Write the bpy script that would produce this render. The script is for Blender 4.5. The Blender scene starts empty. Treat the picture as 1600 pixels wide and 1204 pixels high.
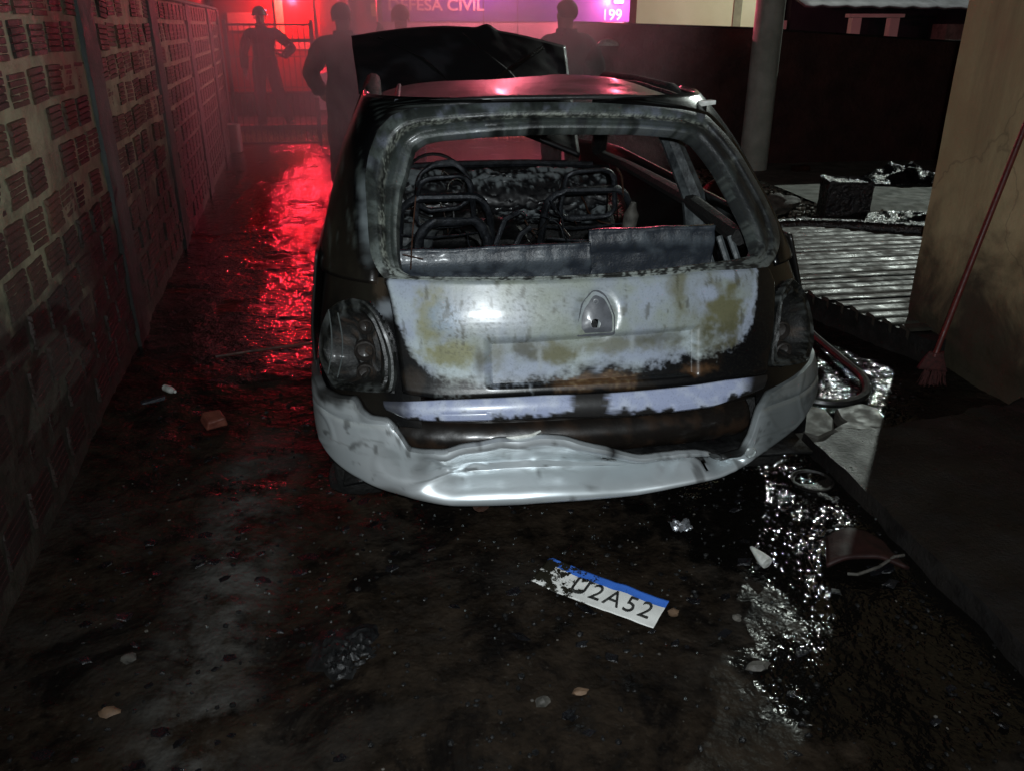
import bpy, bmesh, math, random
from mathutils import Vector, noise
random.seed(7)
R = math.radians
S = bpy.context.scene
COL = S.collection

# ------------------------------------------------------------------ camera
cam = bpy.data.cameras.new('camera'); camo = bpy.data.objects.new('camera', cam); COL.objects.link(camo)
camo.location = (0, 0, 1.59)
camo.rotation_euler = (R(90 - 23.38), 0, R(-8.04))
cam.sensor_width = 36; cam.lens = 29.25
cam.clip_start = 0.05; cam.clip_end = 1000
S.camera = camo

# ------------------------------------------------------------------ night sky
wd = bpy.data.worlds.new('World'); S.world = wd; wd.use_nodes = True
nt = wd.node_tree; bg = nt.nodes['Background']
sky = nt.nodes.new('ShaderNodeTexSky'); sky.sky_type = 'NISHITA'; sky.sun_disc = False
sky.sun_elevation = R(-9); sky.sun_rotation = R(40)
nt.links.new(sky.outputs[0], bg.inputs[0]); bg.inputs[1].default_value = 0.05

# ------------------------------------------------------------------ lights
def lamp(name, typ, loc, energy, color, radius, aim=None, size=160, blend=1.0):
    l = bpy.data.lights.new(name, typ); l.energy = energy; l.color = color; l.shadow_soft_size = radius
    o = bpy.data.objects.new(name, l); COL.objects.link(o); o.location = loc
    if typ == 'SPOT':
        l.spot_size = R(size); l.spot_blend = blend
        o.rotation_euler = (Vector(aim) - Vector(loc)).to_track_quat('-Z', 'Y').to_euler()
    return o
# the phone's flash, beside its lens
lamp('phone_flash', 'SPOT', (0.02, -0.03, 1.63), 215, (0.90, 0.97, 1.0), 0.012, (0.45, 2.5, 0.85), 118, 1.0)

S.view_settings.view_transform = 'Standard'; S.view_settings.look = 'None'
S.view_settings.exposure = 0; S.view_settings.gamma = 1
S.cycles.use_denoising = True
S.cycles.max_bounces = 6; S.cycles.volume_bounces = 1
S.cycles.volume_step_rate = 2.0
S.cycles.sample_clamp_indirect = 4.0

# ------------------------------------------------------------------ helpers
def clamp(x, a=0., b=1.): return a if x < a else b if x > b else x
def sstep(a, b, x):
    t = clamp((x - a) / (b - a)); return t * t * (3 - 2 * t)
def lerp(a, b, t): return a + (b - a) * t
def mix(a, b, t): return tuple(a[i] + (b[i] - a[i]) * t for i in range(len(a)))
def interp(x, xs, ys):
    if x <= xs[0]: return ys[0]
    for i in range(1, len(xs)):
        if x <= xs[i]:
            t = (x - xs[i-1]) / (xs[i] - xs[i-1]); return ys[i-1] + (ys[i] - ys[i-1]) * t
    return ys[-1]
def fbm(x, y, z=0., s=1., o=4):
    v = 0.; a = 1.; t = 0.
    p = Vector((x, y, z)) * s
    for i in range(o):
        v += a * noise.noise(p); t += a; a *= .5; p = p * 2.03 + Vector((3.1, 1.7, 5.3))
    return v / t          # about -0.6 .. 0.6

def catmull(P, n=6):
    P = [Vector(p) for p in P]; out = []
    for i in range(len(P) - 1):
        a, b, c, d = P[max(i - 1, 0)], P[i], P[i + 1], P[min(i + 2, len(P) - 1)]
        for k in range(n):
            t = k / n; out.append(.5 * ((2 * b) + (c - a) * t + (2 * a - 5 * b + 4 * c - d) * t * t + (3 * b - a - 3 * c + d) * t ** 3))
    return out + [P[-1]]
class MB:
    def __init__(s): s.v = []; s.f = []; s.c = []; s.uv = None
    def vert(s, p, c=(1, 1, 1, .5)):
        s.v.append(tuple(p)); s.c.append(c); return len(s.v) - 1
    def face(s, *i): s.f.append(tuple(i))
    def grid(s, nu, nv, fn, skip=None, flip=False):
        b = len(s.v)
        for j in range(nv + 1):
            for i in range(nu + 1):
                r = fn(i / nu, j / nv)
                if isinstance(r, tuple) and len(r) == 2 and not isinstance(r[0], (int, float)): s.vert(r[0], r[1])
                else: s.vert(r)
        for j in range(nv):
            for i in range(nu):
                if skip and skip((i + .5) / nu, (j + .5) / nv): continue
                a = b + j * (nu + 1) + i
                q = (a, a + 1, a + nu + 2, a + nu + 1)
                s.f.append(q[::-1] if flip else q)
        return s
    def box(s, lo, hi, jit=0.):
        x0, y0, z0 = lo; x1, y1, z1 = hi; b = len(s.v)
        for z in (z0, z1):
            for y in (y0, y1):
                for x in (x0, x1):
                    s.vert((x + random.uniform(-jit, jit), y + random.uniform(-jit, jit), z + random.uniform(-jit, jit)))
        for q in ((0, 2, 3, 1), (4, 5, 7, 6), (0, 1, 5, 4), (2, 6, 7, 3), (0, 4, 6, 2), (1, 3, 7, 5)):
            s.f.append(tuple(b + k for k in q))
        return s
    def tube(s, pts, r, n=8, closed=False, caps=True):
        pts = [Vector(p) for p in pts]; m = len(pts); b = len(s.v)
        rs = r if isinstance(r, (list, tuple)) else [r] * m
        up = None
        for i, p in enumerate(pts):
            if closed: d = pts[(i + 1) % m] - pts[i - 1]
            else: d = pts[min(i + 1, m - 1)] - pts[max(i - 1, 0)]
            d.normalize()
            if up is None:
                up = Vector((0, 0, 1)) if abs(d.z) < .9 else Vector((1, 0, 0))
            a = d.cross(up)
            if a.length < 1e-4: a = d.cross(Vector((1, .3, 0)))
            a.normalize(); c = a.cross(d); c.normalize(); up = c
            for k in range(n):
                t = 2 * math.pi * k / n
                s.vert(p + (a * math.cos(t) + c * math.sin(t)) * rs[i])
        for i in range(m if closed else m - 1):
            for k in range(n):
                j = (i + 1) % m; l = (k + 1) % n
                s.face(b + i * n + k, b + i * n + l, b + j * n + l, b + j * n + k)
        if not closed and caps:
            s.f.append(tuple(b + k for k in range(n))[::-1]); s.f.append(tuple(b + (m - 1) * n + k for k in range(n)))
        return s
    def rough(s, a, sc=25):
        s.v = [(x + a * noise.noise(Vector((x, y, z)) * sc), y + a * noise.noise(Vector((y, z, x)) * sc), z + a * noise.noise(Vector((z, x, y + 3)) * sc)) for x, y, z in s.v]; return s
    def lathe(s, prof, n=24, axis='z', c=(0, 0, 0), col=None):
        b = len(s.v); m = len(prof)
        for i in range(m):
            r, h = prof[i]
            for k in range(n):
                t = 2 * math.pi * k / n
                x, y, z = r * math.cos(t), r * math.sin(t), h
                if axis == 'x': x, y, z = h, r * math.cos(t), r * math.sin(t)
                if axis == 'y': x, y, z = r * math.cos(t), h, r * math.sin(t)
                s.vert((c[0] + x, c[1] + y, c[2] + z), col or (1, 1, 1, .5))
        for i in range(m - 1):
            for k in range(n):
                l = (k + 1) % n
                s.face(b + i * n + k, b + i * n + l, b + (i + 1) * n + l, b + (i + 1) * n + k)
        return s
    def blob(s, c, r, amp=.25, sc=None, seed=0, sub=2, ncol=None):
        bm = bmesh.new(); bmesh.ops.create_icosphere(bm, subdivisions=sub, radius=1)
        sc = sc or (1, 1, 1); b = len(s.v)
        for v in bm.verts:
            p = v.co; k = 1 + amp * 1.6 * noise.noise(p * 1.3 + Vector((seed * 7.7, seed, 0))) + amp * .6 * noise.noise(p * 3.7 + Vector((seed, 2, 0)))
            s.vert((c[0] + p.x * r * sc[0] * k, c[1] + p.y * r * sc[1] * k, c[2] + p.z * r * sc[2] * k))
        for f in bm.faces: s.f.append(tuple(b + v.index for v in f.verts))
        bm.free(); return s
    def mesh(s, name):
        m = bpy.data.meshes.new(name); m.from_pydata(s.v, [], s.f)
        a = m.color_attributes.new('Col', 'FLOAT_COLOR', 'POINT')
        flat = []
        for c in s.c: flat += [c[0], c[1], c[2], c[3] if len(c) > 3 else .5]
        a.data.foreach_set('color', flat)
        m.update(); return m
def link(name, mesh, m, parent=None, smooth=True, loc=None):
    o = bpy.data.objects.new(name, mesh); COL.objects.link(o)
    if m and not mesh.materials: mesh.materials.append(m)
    if smooth:
        mesh.shade_smooth()
        try: mesh.set_sharp_from_angle(angle=R(smooth if smooth is not True else 40))
        except Exception: pass
    if parent: o.parent = parent
    if loc: o.location = loc
    return o
def obj(name, mb, m, parent=None, smooth=True, solid=0, bevel=0, label=None):
    o = link(name, mb.mesh(name), m, parent, smooth)
    if solid:
        k = o.modifiers.new('s', 'SOLIDIFY'); k.thickness = solid; k.offset = -1
    if bevel:
        k = o.modifiers.new('b', 'BEVEL'); k.width = bevel; k.segments = 2; k.limit_method = 'ANGLE'
    if label: o['label'] = label
    return o
def tag(o, label, cat, group=None):
    o['label'] = label; o['category'] = cat; o['kind'] = 'thing'
    if group: o['group'] = group
    return o
def kind(o, k, label=None):
    o['kind'] = k
    if label: o['label'] = label
    return o
def thing(name, label, cat, loc=(0, 0, 0), group=None, rz=0):
    o = bpy.data.objects.new(name, None); COL.objects.link(o); o.location = loc; o.rotation_euler = (0, 0, rz)
    o.empty_display_size = .1
    return tag(o, label, cat, group)

# ------------------------------------------------------------------ materials
def base_mat(name):
    m = bpy.data.materials.new(name); m.use_nodes = True
    n = m.node_tree.nodes; l = m.node_tree.links; p = n['Principled BSDF']
    return m, n, l, p
def mnoise(n, l, scale, detail=6, rough=.6, coord=None, dist=0., dim=(1, 1, 1)):
    g = n.new('ShaderNodeNewGeometry') if coord is None else None
    src = g.outputs['Position'] if g else coord
    if dim != (1, 1, 1):
        mp = n.new('ShaderNodeMapping'); mp.inputs['Scale'].default_value = dim
        l.new(src, mp.inputs['Vector']); src = mp.outputs[0]
    t = n.new('ShaderNodeTexNoise'); t.inputs['Scale'].default_value = scale; t.inputs['Detail'].default_value = detail
    t.inputs['Roughness'].default_value = rough; t.inputs['Distortion'].default_value = dist
    l.new(src, t.inputs['Vector']); return t.outputs['Fac']
def ramp(n, l, src, stops):
    r = n.new('ShaderNodeValToRGB'); e = r.color_ramp.elements
    while len(e) < len(stops): e.new(.5)
    for k, (pos, c) in enumerate(stops):
        e[k].position = pos; e[k].color = (c, c, c, 1) if isinstance(c, (int, float)) else (*c[:3], 1)
    l.new(src, r.inputs[0]); return r.outputs[0]
def mixc(n, l, fac, a, b):
    m = n.new('ShaderNodeMix'); m.data_type = 'RGBA'
    for sock, v in ((m.inputs[0], fac), (m.inputs[6], a), (m.inputs[7], b)):
        if isinstance(v, (int, float)): sock.default_value = v
        elif isinstance(v, tuple): sock.default_value = (*v[:3], 1)
        else: l.new(v, sock)
    return m.outputs[2]
def math_(n, l, op, a, b=None, c=None, cl=False):
    m = n.new('ShaderNodeMath'); m.operation = op; m.use_clamp = cl
    for k, v in enumerate((a, b, c)):
        if v is None: continue
        if isinstance(v, (int, float)): m.inputs[k].default_value = v
        else: l.new(v, m.inputs[k])
    return m.outputs[0]
def bump(n, l, h, strength, dist, p, prev=None):
    b = n.new('ShaderNodeBump'); b.inputs['Strength'].default_value = strength; b.inputs['Distance'].default_value = dist
    l.new(h, b.inputs['Height'])
    if prev: l.new(prev, b.inputs['Normal'])
    if p: l.new(b.outputs[0], p.inputs['Normal'])
    return b.outputs[0]
def pm(name, c1, c2, scale=8, lo=.35, hi=.65, r1=.5, r2=None, bs=60, bstr=.2, bd=.004, metal=0., spec=.5, coat=0.):
    m, n, l, p = base_mat(name)
    f = ramp(n, l, mnoise(n, l, scale), [(lo, 0), (hi, 1)])
    l.new(mixc(n, l, f, c1, c2), p.inputs['Base Color'])
    if r2 is None: p.inputs['Roughness'].default_value = r1
    else:
        rf = ramp(n, l, mnoise(n, l, scale * 2.3), [(.35, r1), (.65, r2)]); l.new(rf, p.inputs['Roughness'])
    if bstr: bump(n, l, mnoise(n, l, bs), bstr, bd, p)
    p.inputs['Metallic'].default_value = metal; p.inputs['Specular IOR Level'].default_value = spec
    p.inputs['Coat Weight'].default_value = coat
    return m
def painted(name, bs=90, bstr=.15, bd=.003, metal=0., spec=.5, speck=0., coat=0.):
    """colour and roughness of the burnt paint come from the mesh's own attribute"""
    m, n, l, p = base_mat(name)
    a = n.new('ShaderNodeAttribute'); a.attribute_name = 'Col'
    c = a.outputs['Color']
    if speck:
        f = ramp(n, l, mnoise(n, l, 150, 5, .7), [(.52, 0), (.72, speck)])
        c = mixc(n, l, f, c, (.03, .03, .022))
    l.new(c, p.inputs['Base Color']); l.new(a.outputs['Alpha'], p.inputs['Roughness'])
    bump(n, l, mnoise(n, l, bs), bstr, bd, p)
    p.inputs['Metallic'].default_value = metal; p.inputs['Specular IOR Level'].default_value = spec
    p.inputs['Coat Weight'].default_value = coat; p.inputs['Coat Roughness'].default_value = .16
    return m
def emit(name, c, s):
    m, n, l, p = base_mat(name)
    p.inputs['Base Color'].default_value = (*c, 1); p.inputs['Emission Color'].default_value = (*c, 1)
    p.inputs['Emission Strength'].default_value = s; p.inputs['Roughness'].default_value = .3
    return m

M = {}
M['burnt'] = painted('burnt_paint', speck=.35, coat=.5, bstr=.14, bs=70)
M['sootpaint'] = painted('sooted_paint', bs=60, bstr=.2, coat=.25)
M['blister'] = painted('blistered_paint', bs=130, bstr=.45, bd=.004, speck=.8, coat=.12)
M['bumper'] = painted('bumper_paint', bs=25, bstr=.04, coat=.4, metal=.55)
M['soot'] = pm('soot_black', (.0025, .0025, .003), (.010, .010, .010), 12, r1=.3, r2=.65, bs=70, bstr=.5, bd=.006)
M['ash'] = pm('ash_grey', (.02, .023, .026), (.11, .125, .13), 16, r1=.35, r2=.7, bs=60, bstr=.5, bd=.006)
M['steel'] = pm('scorched_steel', (.008, .009, .011), (.036, .04, .048), 30, r1=.3, r2=.65, bs=120, bstr=.6, metal=.5)
M['rust'] = pm('rusty_steel', (.02, .008, .005), (.06, .024, .012), 14, r1=.35, r2=.7, bs=80, bstr=.6, bd=.006)
M['tyre'] = pm('charred_tyre', (.006, .006, .006), (.015, .014, .013), 30, r1=.6, r2=.9, bs=50, bstr=.8, bd=.01)
M['brick'] = pm('brick_clay', (.075, .03, .02), (.19, .085, .055), 5, r1=.5, r2=.85, bs=90, bstr=.5, bd=.006)
M['concrete'] = pm('weathered_concrete', (.09, .10, .085), (.20, .21, .18), 5, r1=.7, r2=.9, bs=50, bstr=.5, bd=.006)
M['darkconcrete'] = pm('wet_dark_concrete', (.008, .007, .007), (.022, .019, .017), 4, r1=.25, r2=.6, bs=60, bstr=.6, bd=.01)
M['stone'] = pm('stone_grey', (.045, .042, .036), (.12, .11, .095), 25, r1=.6, r2=.85, bs=60, bstr=.5, bd=.006)
M['blackplastic'] = pm('burnt_plastic', (.004, .004, .005), (.012, .012, .014), 10, r1=.12, r2=.4, bs=25, bstr=.8, bd=.02)
M['rubber'] = pm('hose_rubber', (.008, .008, .008), (.02, .02, .02), 20, r1=.3, r2=.5, bs=40, bstr=.1)
M['red_plastic'] = pm('red_plastic', (.075, .010, .008), (.12, .018, .013), 15, r1=.4, r2=.6, bs=80, bstr=.3)
M['soot_red'] = pm('dirty_red_bristle', (.03, .006, .005), (.07, .012, .010), 60, r1=.8, bs=150, bstr=.9)
M['whitebit'] = pm('dirty_white_plastic', (.45, .46, .42), (.75, .76, .72), 40, r1=.4, r2=.6, bs=60, bstr=.4)
M['clothes'] = pm('dark_uniform', (.012, .012, .018), (.025, .025, .032), 12, r1=.7, r2=.9, bs=30, bstr=.4, bd=.02)
M['reflective'] = pm('reflective_tape', (.6, .6, .6), (.8, .8, .8), 30, r1=.35, bstr=.1)
M['skin'] = pm('skin', (.35, .2, .14), (.45, .28, .2), 20, r1=.5, bstr=.1)
M['helmet'] = pm('helmet', (.05, .04, .04), (.09, .07, .07), 12, r1=.3, bstr=.05)
M['truckred'] = pm('truck_red', (.35, .02, .015), (.42, .03, .02), 2, r1=.3, bstr=.02)
M['vanwhite'] = pm('van_white', (.7, .7, .7), (.78, .78, .78), 2, r1=.3, bstr=.02)
M['vanblue'] = pm('van_blue', (.10, .12, .5), (.12, .14, .55), 2, r1=.3, bstr=.02)
M['letter'] = pm('letter_white', (.8, .8, .8), (.85, .85, .85), 2, r1=.4, bstr=0)
M['cream'] = pm('cream_panel', (.6, .52, .28), (.7, .62, .36), 3, r1=.5, bstr=.05)
M['glassdark'] = pm('dark_glass', (.01, .01, .012), (.015, .015, .02), 2, r1=.08, bstr=0)
M['gatemetal'] = pm('gate_metal', (.02, .02, .02), (.05, .045, .04), 20, r1=.5, r2=.7, bs=80, bstr=.3)
M['palewall'] = pm('pale_plaster', (.70, .70, .44), (.80, .80, .54), 1.2, r1=.8, bs=20, bstr=.2)
M['whitewall'] = pm('white_plaster', (.6, .6, .55), (.72, .72, .66), 2, r1=.8, bs=20, bstr=.2)
M['rooftile'] = pm('dark_roof', (.05, .05, .055), (.09, .09, .10), 4, r1=.6, bs=15, bstr=.5)
M['polecon'] = pm('pole_concrete', (.34, .37, .32), (.48, .51, .45), 6, r1=.75, bs=60, bstr=.5, bd=.006)
M['asphalt'] = pm('wet_asphalt', (.02, .02, .02), (.045, .042, .04), 6, r1=.2, r2=.5, bs=60, bstr=.6, bd=.01)

# wet mud of the yard
def mud():
    m, n, l, p = base_mat('wet_mud')
    big = mnoise(n, l, 1.3, 7, .62, dist=.4); mid = mnoise(n, l, 7, 8, .7); fine = mnoise(n, l, 55, 6, .7)
    c = mixc(n, l, ramp(n, l, mid, [(.35, 0), (.68, 1)]), (.0055, .0042, .0033), (.032, .023, .016))
    c = mixc(n, l, ramp(n, l, big, [(.50, 0), (.66, .8)]), c, (.030, .027, .024))
    c = mixc(n, l, ramp(n, l, mnoise(n, l, 3.1, 6, .65, dist=.8), [(.52, 0), (.60, .85)]), c, (.0035, .003, .003))
    c = mixc(n, l, ramp(n, l, fine, [(.60, 0), (.72, .6)]), c, (.06, .052, .042))
    g = n.new('ShaderNodeNewGeometry'); sx = n.new('ShaderNodeSeparateXYZ'); l.new(g.outputs['Position'], sx.inputs[0])
    def rise(o, a_, b_):
        q = n.new('ShaderNodeMapRange'); q.interpolation_type = 'SMOOTHSTEP'; l.new(o, q.inputs[0]); q.inputs[1].default_value = a_; q.inputs[2].default_value = b_; return q.outputs[0]
    # water has gathered in the far lane and by the walkway's kerb
    low = math_(n, l, 'MAXIMUM', rise(sx.outputs['Y'], 3.3, 4.8), math_(n, l, 'MULTIPLY', rise(sx.outputs['X'], .62, 1.0), rise(sx.outputs['Y'], 1.0, 1.5)))
    h = math_(n, l, 'ADD', mnoise(n, l, 1.6, 4, .55, dist=.3), math_(n, l, 'MULTIPLY', math_(n, l, 'SUBTRACT', mid, .5), .5))
    h = math_(n, l, 'SUBTRACT', math_(n, l, 'ADD', h, .12), math_(n, l, 'MULTIPLY', low, .25))
    # dried ash trodden along the left of the car
    bd_ = rise(math_(n, l, 'ABSOLUTE', math_(n, l, 'ADD', sx.outputs['X'], .58)), .22, .03)
    bd_ = math_(n, l, 'MULTIPLY', math_(n, l, 'MULTIPLY', bd_, rise(sx.outputs['Y'], 3.6, 2.9)), ramp(n, l, mnoise(n, l, 5, 7, .7), [(.42, 0), (.62, 1)]))
    c = mixc(n, l, bd_, c, (.075, .072, .066))
    wet = ramp(n, l, h, [(.44, 0), (.54, 1)])   # 0 standing water, 1 damp mud
    l.new(mixc(n, l, wet, (.004, .0035, .003), c), p.inputs['Base Color'])
    mr = n.new('ShaderNodeMapRange'); l.new(wet, mr.inputs[0]); mr.inputs['To Min'].default_value = .045; mr.inputs['To Max'].default_value = .48
    l.new(mr.outputs[0], p.inputs['Roughness'])
    sr = n.new('ShaderNodeMapRange'); l.new(wet, sr.inputs[0]); sr.inputs['To Min'].default_value = .5; sr.inputs['To Max'].default_value = .06; l.new(sr.outputs[0], p.inputs['Specular IOR Level'])
    b1 = bump(n, l, mnoise(n, l, 9, 3, .5), .5, .03, None)
    b2 = bump(n, l, mnoise(n, l, 34, 1, .5), .42, .016, None, b1)
    bump(n, l, mnoise(n, l, 95, 1, .5), .34, .006, p, b2)
    return m
M['mud'] = mud()
# mortar of the hollow-brick wall, streaked and darkening raggedly towards the foot
def darken_foot(name, c1, c2, scale, z0, z1, dark_tone, r=.85, bs=45, bstr=.7, vary=False, crack=False):
    m, n, l, p = base_mat(name)
    g = n.new('ShaderNodeNewGeometry'); sx = n.new('ShaderNodeSeparateXYZ'); l.new(g.outputs['Position'], sx.inputs[0])
    c = mixc(n, l, ramp(n, l, mnoise(n, l, scale), [(.35, 0), (.65, 1)]), c1, c2)
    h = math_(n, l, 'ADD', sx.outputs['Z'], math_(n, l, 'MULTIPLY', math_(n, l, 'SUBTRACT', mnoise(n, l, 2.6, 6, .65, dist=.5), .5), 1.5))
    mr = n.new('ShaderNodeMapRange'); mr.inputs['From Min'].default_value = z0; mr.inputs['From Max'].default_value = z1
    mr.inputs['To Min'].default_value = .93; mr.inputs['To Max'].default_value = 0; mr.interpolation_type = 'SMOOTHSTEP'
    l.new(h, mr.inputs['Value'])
    if vary:
        oi = n.new('ShaderNodeObjectInfo'); c = mixc(n, l, ramp(n, l, oi.outputs['Random'], [(0, 0), (.55, .15), (.8, .75), (1, 1)]), c, tuple(q * .4 for q in c1))
    if crack:
        vo = n.new('ShaderNodeTexVoronoi'); vo.feature = 'DISTANCE_TO_EDGE'; vo.inputs['Scale'].default_value = .9
        ad = n.new('ShaderNodeVectorMath'); ad.operation = 'ADD'; l.new(g.outputs['Position'], ad.inputs[0])
        tn = n.new('ShaderNodeTexNoise'); tn.inputs['Scale'].default_value = 5; tn.inputs['Detail'].default_value = 5; l.new(g.outputs['Position'], tn.inputs['Vector'])
        sc_ = n.new('ShaderNodeVectorMath'); sc_.operation = 'SCALE'; sc_.inputs['Scale'].default_value = .35; l.new(tn.outputs['Color'], sc_.inputs[0]); l.new(sc_.outputs[0], ad.inputs[1]); l.new(ad.outputs[0], vo.inputs['Vector'])
        c = mixc(n, l, ramp(n, l, vo.outputs['Distance'], [(0, .4), (.008, 0)]), c, (.09, .07, .045))
    stk = ramp(n, l, mnoise(n, l, 3.2, 6, .65, dim=(1, 1, .12)), [(.50, 0), (.72, .55)])
    c = mixc(n, l, stk, c, tuple(.35 * q for q in c1))
    l.new(mixc(n, l, mr.outputs[0], c, dark_tone), p.inputs['Base Color'])
    l.new(ramp(n, l, mnoise(n, l, scale * 2), [(.3, r - .3), (.7, r)]), p.inputs['Roughness'])
    bump(n, l, mnoise(n, l, bs), bstr, .008, p)
    return m
M['mortar'] = darken_foot('streaked_mortar', (.20, .19, .115), (.40, .385, .25), 7, .55, 1.15, (.014, .010, .008))
M['brick'] = darken_foot('streaked_brick_clay', (.042, .019, .011), (.125, .06, .034), 5, .55, 1.15, (.016, .009, .007), .82, 90, .5, vary=True)
M['plaster'] = darken_foot('stained_yellow_plaster', (.42, .32, .17), (.55, .43, .24), 2.2, .20, .95, (.018, .015, .010), .9, 30, .5, crack=True)
M['column'] = darken_foot('streaked_column', (.03, .036, .036), (.07, .08, .075), 5, .45, 1.0, (.012, .010, .009))
M['darkbrick'] = pm('dark_red_wall', (.030, .010, .008), (.065, .02, .016), 3, r1=.7, r2=.9, bs=14, bstr=.8, bd=.03)

# ------------------------------------------------------------------ the setting
def spaced(a, b, st, lo, hi):
    v = [a + st * i for i in range(int((b - a) / st) + 1)]
    x, s = v[-1], st
    while x < hi: s *= 1.35; x += s; v.append(min(x, hi))
    x, s = v[0], st; pre = []
    while x > lo: s *= 1.35; x -= s; pre.append(max(x, lo))
    return pre[::-1] + v
def gz(x, y):
    far = sstep(9, 13, y)
    h = .03 * fbm(x, y, 0, .9, 3) + .018 * fbm(x, y, 3, 5, 4) + .008 * fbm(x, y, 8, 22, 3)
    rut = -.02 * math.exp(-((x + .25 + .05 * y) / .16) ** 2) if y < 9 else 0
    return (h + rut) * (1 - far * .9) - .012
def ground():
    xs = spaced(-2.0, 4.4, .028, -200, 200); ys = spaced(1.0, 7.2, .028, -60, 260)
    mb = MB(); nx = len(xs)
    for y in ys:
        for x in xs:
            near = -2.6 < x < 9 and -1 < y < 14
            mb.vert((x, y, gz(x, y) if near else -.012))
    for j in range(len(ys) - 1):
        for i in range(nx - 1):
            a = j * nx + i; mb.face(a, a + 1, a + nx + 1, a + nx)
    return kind(obj('ground', mb, M['mud'], smooth=180), 'structure', 'dark wet muddy ground of the yard')
ground()
mb = MB(); mb.grid(40, 20, lambda u, v: (-60 + 120 * u, 14.7 + 8 * v, .012 + .006 * fbm(u * 40, v * 8)))
kind(obj('road', mb, M['asphalt']), 'structure', 'wet street behind the gate')

# left wall of hollow bricks
WALL = thing('brick_wall', 'tall wall of hollow clay bricks with thick grey mortar along the left side', 'wall', (-.975, 0, 0), rz=math.atan(.098))
def brick_mesh(seed):
    random.seed(seed)
    L, H, T = .101 + random.uniform(-.010, .005), .063 + random.uniform(-.005, .003), .03
    mb = MB(); prof = [(-T, -H)]; n = 5
    for k in range(n):
        a = -H + 2 * H * k / n; b = -H + 2 * H * (k + 1) / n; w = (b - a)
        d = random.uniform(-.002, .001)
        prof += [(d, a + w * .14), (d, b - w * .14)]
        if k < n - 1: prof += [(-.008, b - .001), (-.008, b + .001)]
    prof += [(-T, H)]
    m = len(prof)
    for y in (-L, L):
        for x, z in prof: mb.vert((x, y + random.uniform(-.003, .003), z))
    for k in range(m - 1): mb.face(k, k + m, k + m + 1, k + 1)
    mb.f.append(tuple(range(m))); mb.f.append(tuple(range(m, 2 * m))[::-1])
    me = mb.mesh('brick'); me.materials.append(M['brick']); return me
bricks = [brick_mesh(s) for s in range(8)]
random.seed(11)
POSTS = [4.66, 6.85, 9.1, 11.35, 12.75]
def near_post(s): return any(abs(s - p) < .19 for p in POSTS)
rest = MB()
for k in range(11):
    z = .135 + .156 * k
    s = 1.9 + (.125 if k % 2 else 0)
    while s < 12.6:
        s += .25 + random.uniform(-.008, .008)
        if near_post(s): continue
        if s < 7.6:
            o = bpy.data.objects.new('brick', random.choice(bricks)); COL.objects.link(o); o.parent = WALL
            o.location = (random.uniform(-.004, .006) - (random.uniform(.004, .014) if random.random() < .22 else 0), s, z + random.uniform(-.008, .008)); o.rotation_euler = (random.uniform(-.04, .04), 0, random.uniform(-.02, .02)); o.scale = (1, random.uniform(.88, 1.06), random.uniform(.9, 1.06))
        else:
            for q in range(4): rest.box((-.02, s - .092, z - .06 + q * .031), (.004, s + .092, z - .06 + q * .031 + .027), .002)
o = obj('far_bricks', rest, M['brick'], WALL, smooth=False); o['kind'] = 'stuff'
mb = MB()
def mort(u, v):
    s = 1.4 + 11.3 * u; z = -.05 + 1.83 * v
    d = .012 * fbm(s, z, 0, 7, 4) + .007 * fbm(s, z, 9, 40, 3)
    return (-.009 + d, s, z + (.02 * fbm(s, 0, 0, 3, 3) if v > .99 else 0))
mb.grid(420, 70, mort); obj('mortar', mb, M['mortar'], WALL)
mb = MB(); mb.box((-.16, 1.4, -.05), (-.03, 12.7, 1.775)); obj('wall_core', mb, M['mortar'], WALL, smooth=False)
mb = MB(); mb.grid(200, 4, lambda u, v: (lerp(-.17, .02, v) + .01 * fbm(u * 60, v), 1.4 + 11.2 * u, 1.775 + .03 * math.sin(math.pi * v) + .012 * fbm(u * 50, v * 3))); obj('coping', mb, M['concrete'], WALL, solid=.02)
for p in POSTS:
    mb = MB()
    def postf(u, v, p=p):
        t = u * 3; z = -.05 + 1.83 * v
        P = [(-.05, p + .15), (.012, p + .15), (.012, p - .15), (-.05, p - .15)]
        i = min(int(t), 2); f = t - i; a, b = P[i], P[i + 1]
        n_ = .008 * fbm(p + t * .3, z, 0, 9, 4)
        return (lerp(a[0], b[0], f) + n_, lerp(a[1], b[1], f) + n_, z)
    mb.grid(18, 60, postf)
    obj('concrete_column', mb, M['column'], WALL)

# yellow house wall on the right, with its footing
hw = MB()
def house(u, v):
    # from the far back corner round to the near end
    path = [(4.9, 4.35), (2.79, 4.02), (2.72, 3.95), (2.72, -1.5)]
    seg = [0, .3, .32, 1]
    i = 0 if u < .3 else 1 if u < .32 else 2
    f = (u - seg[i]) / (seg[i + 1] - seg[i]); a, b = path[i], path[i + 1]
    x, y = lerp(a[0], b[0], f), lerp(a[1], b[1], f); z = -.05 + 4.3 * v
    n_ = .006 * fbm(y * 2, z, x, 3, 4) - .03 * sstep(.28, .05, z + .15 * fbm(y, z, 0, 6, 3)) * (1 if i == 2 else 0)
    return (x - n_ * (i == 2), y - n_ * (i == 0), z)
hw.grid(200, 120, house)
o = obj('house_wall', hw, M['plaster'], smooth=30)
tag(o, 'yellow plastered house wall with dark damp stains at its foot, right edge', 'wall')

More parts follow.
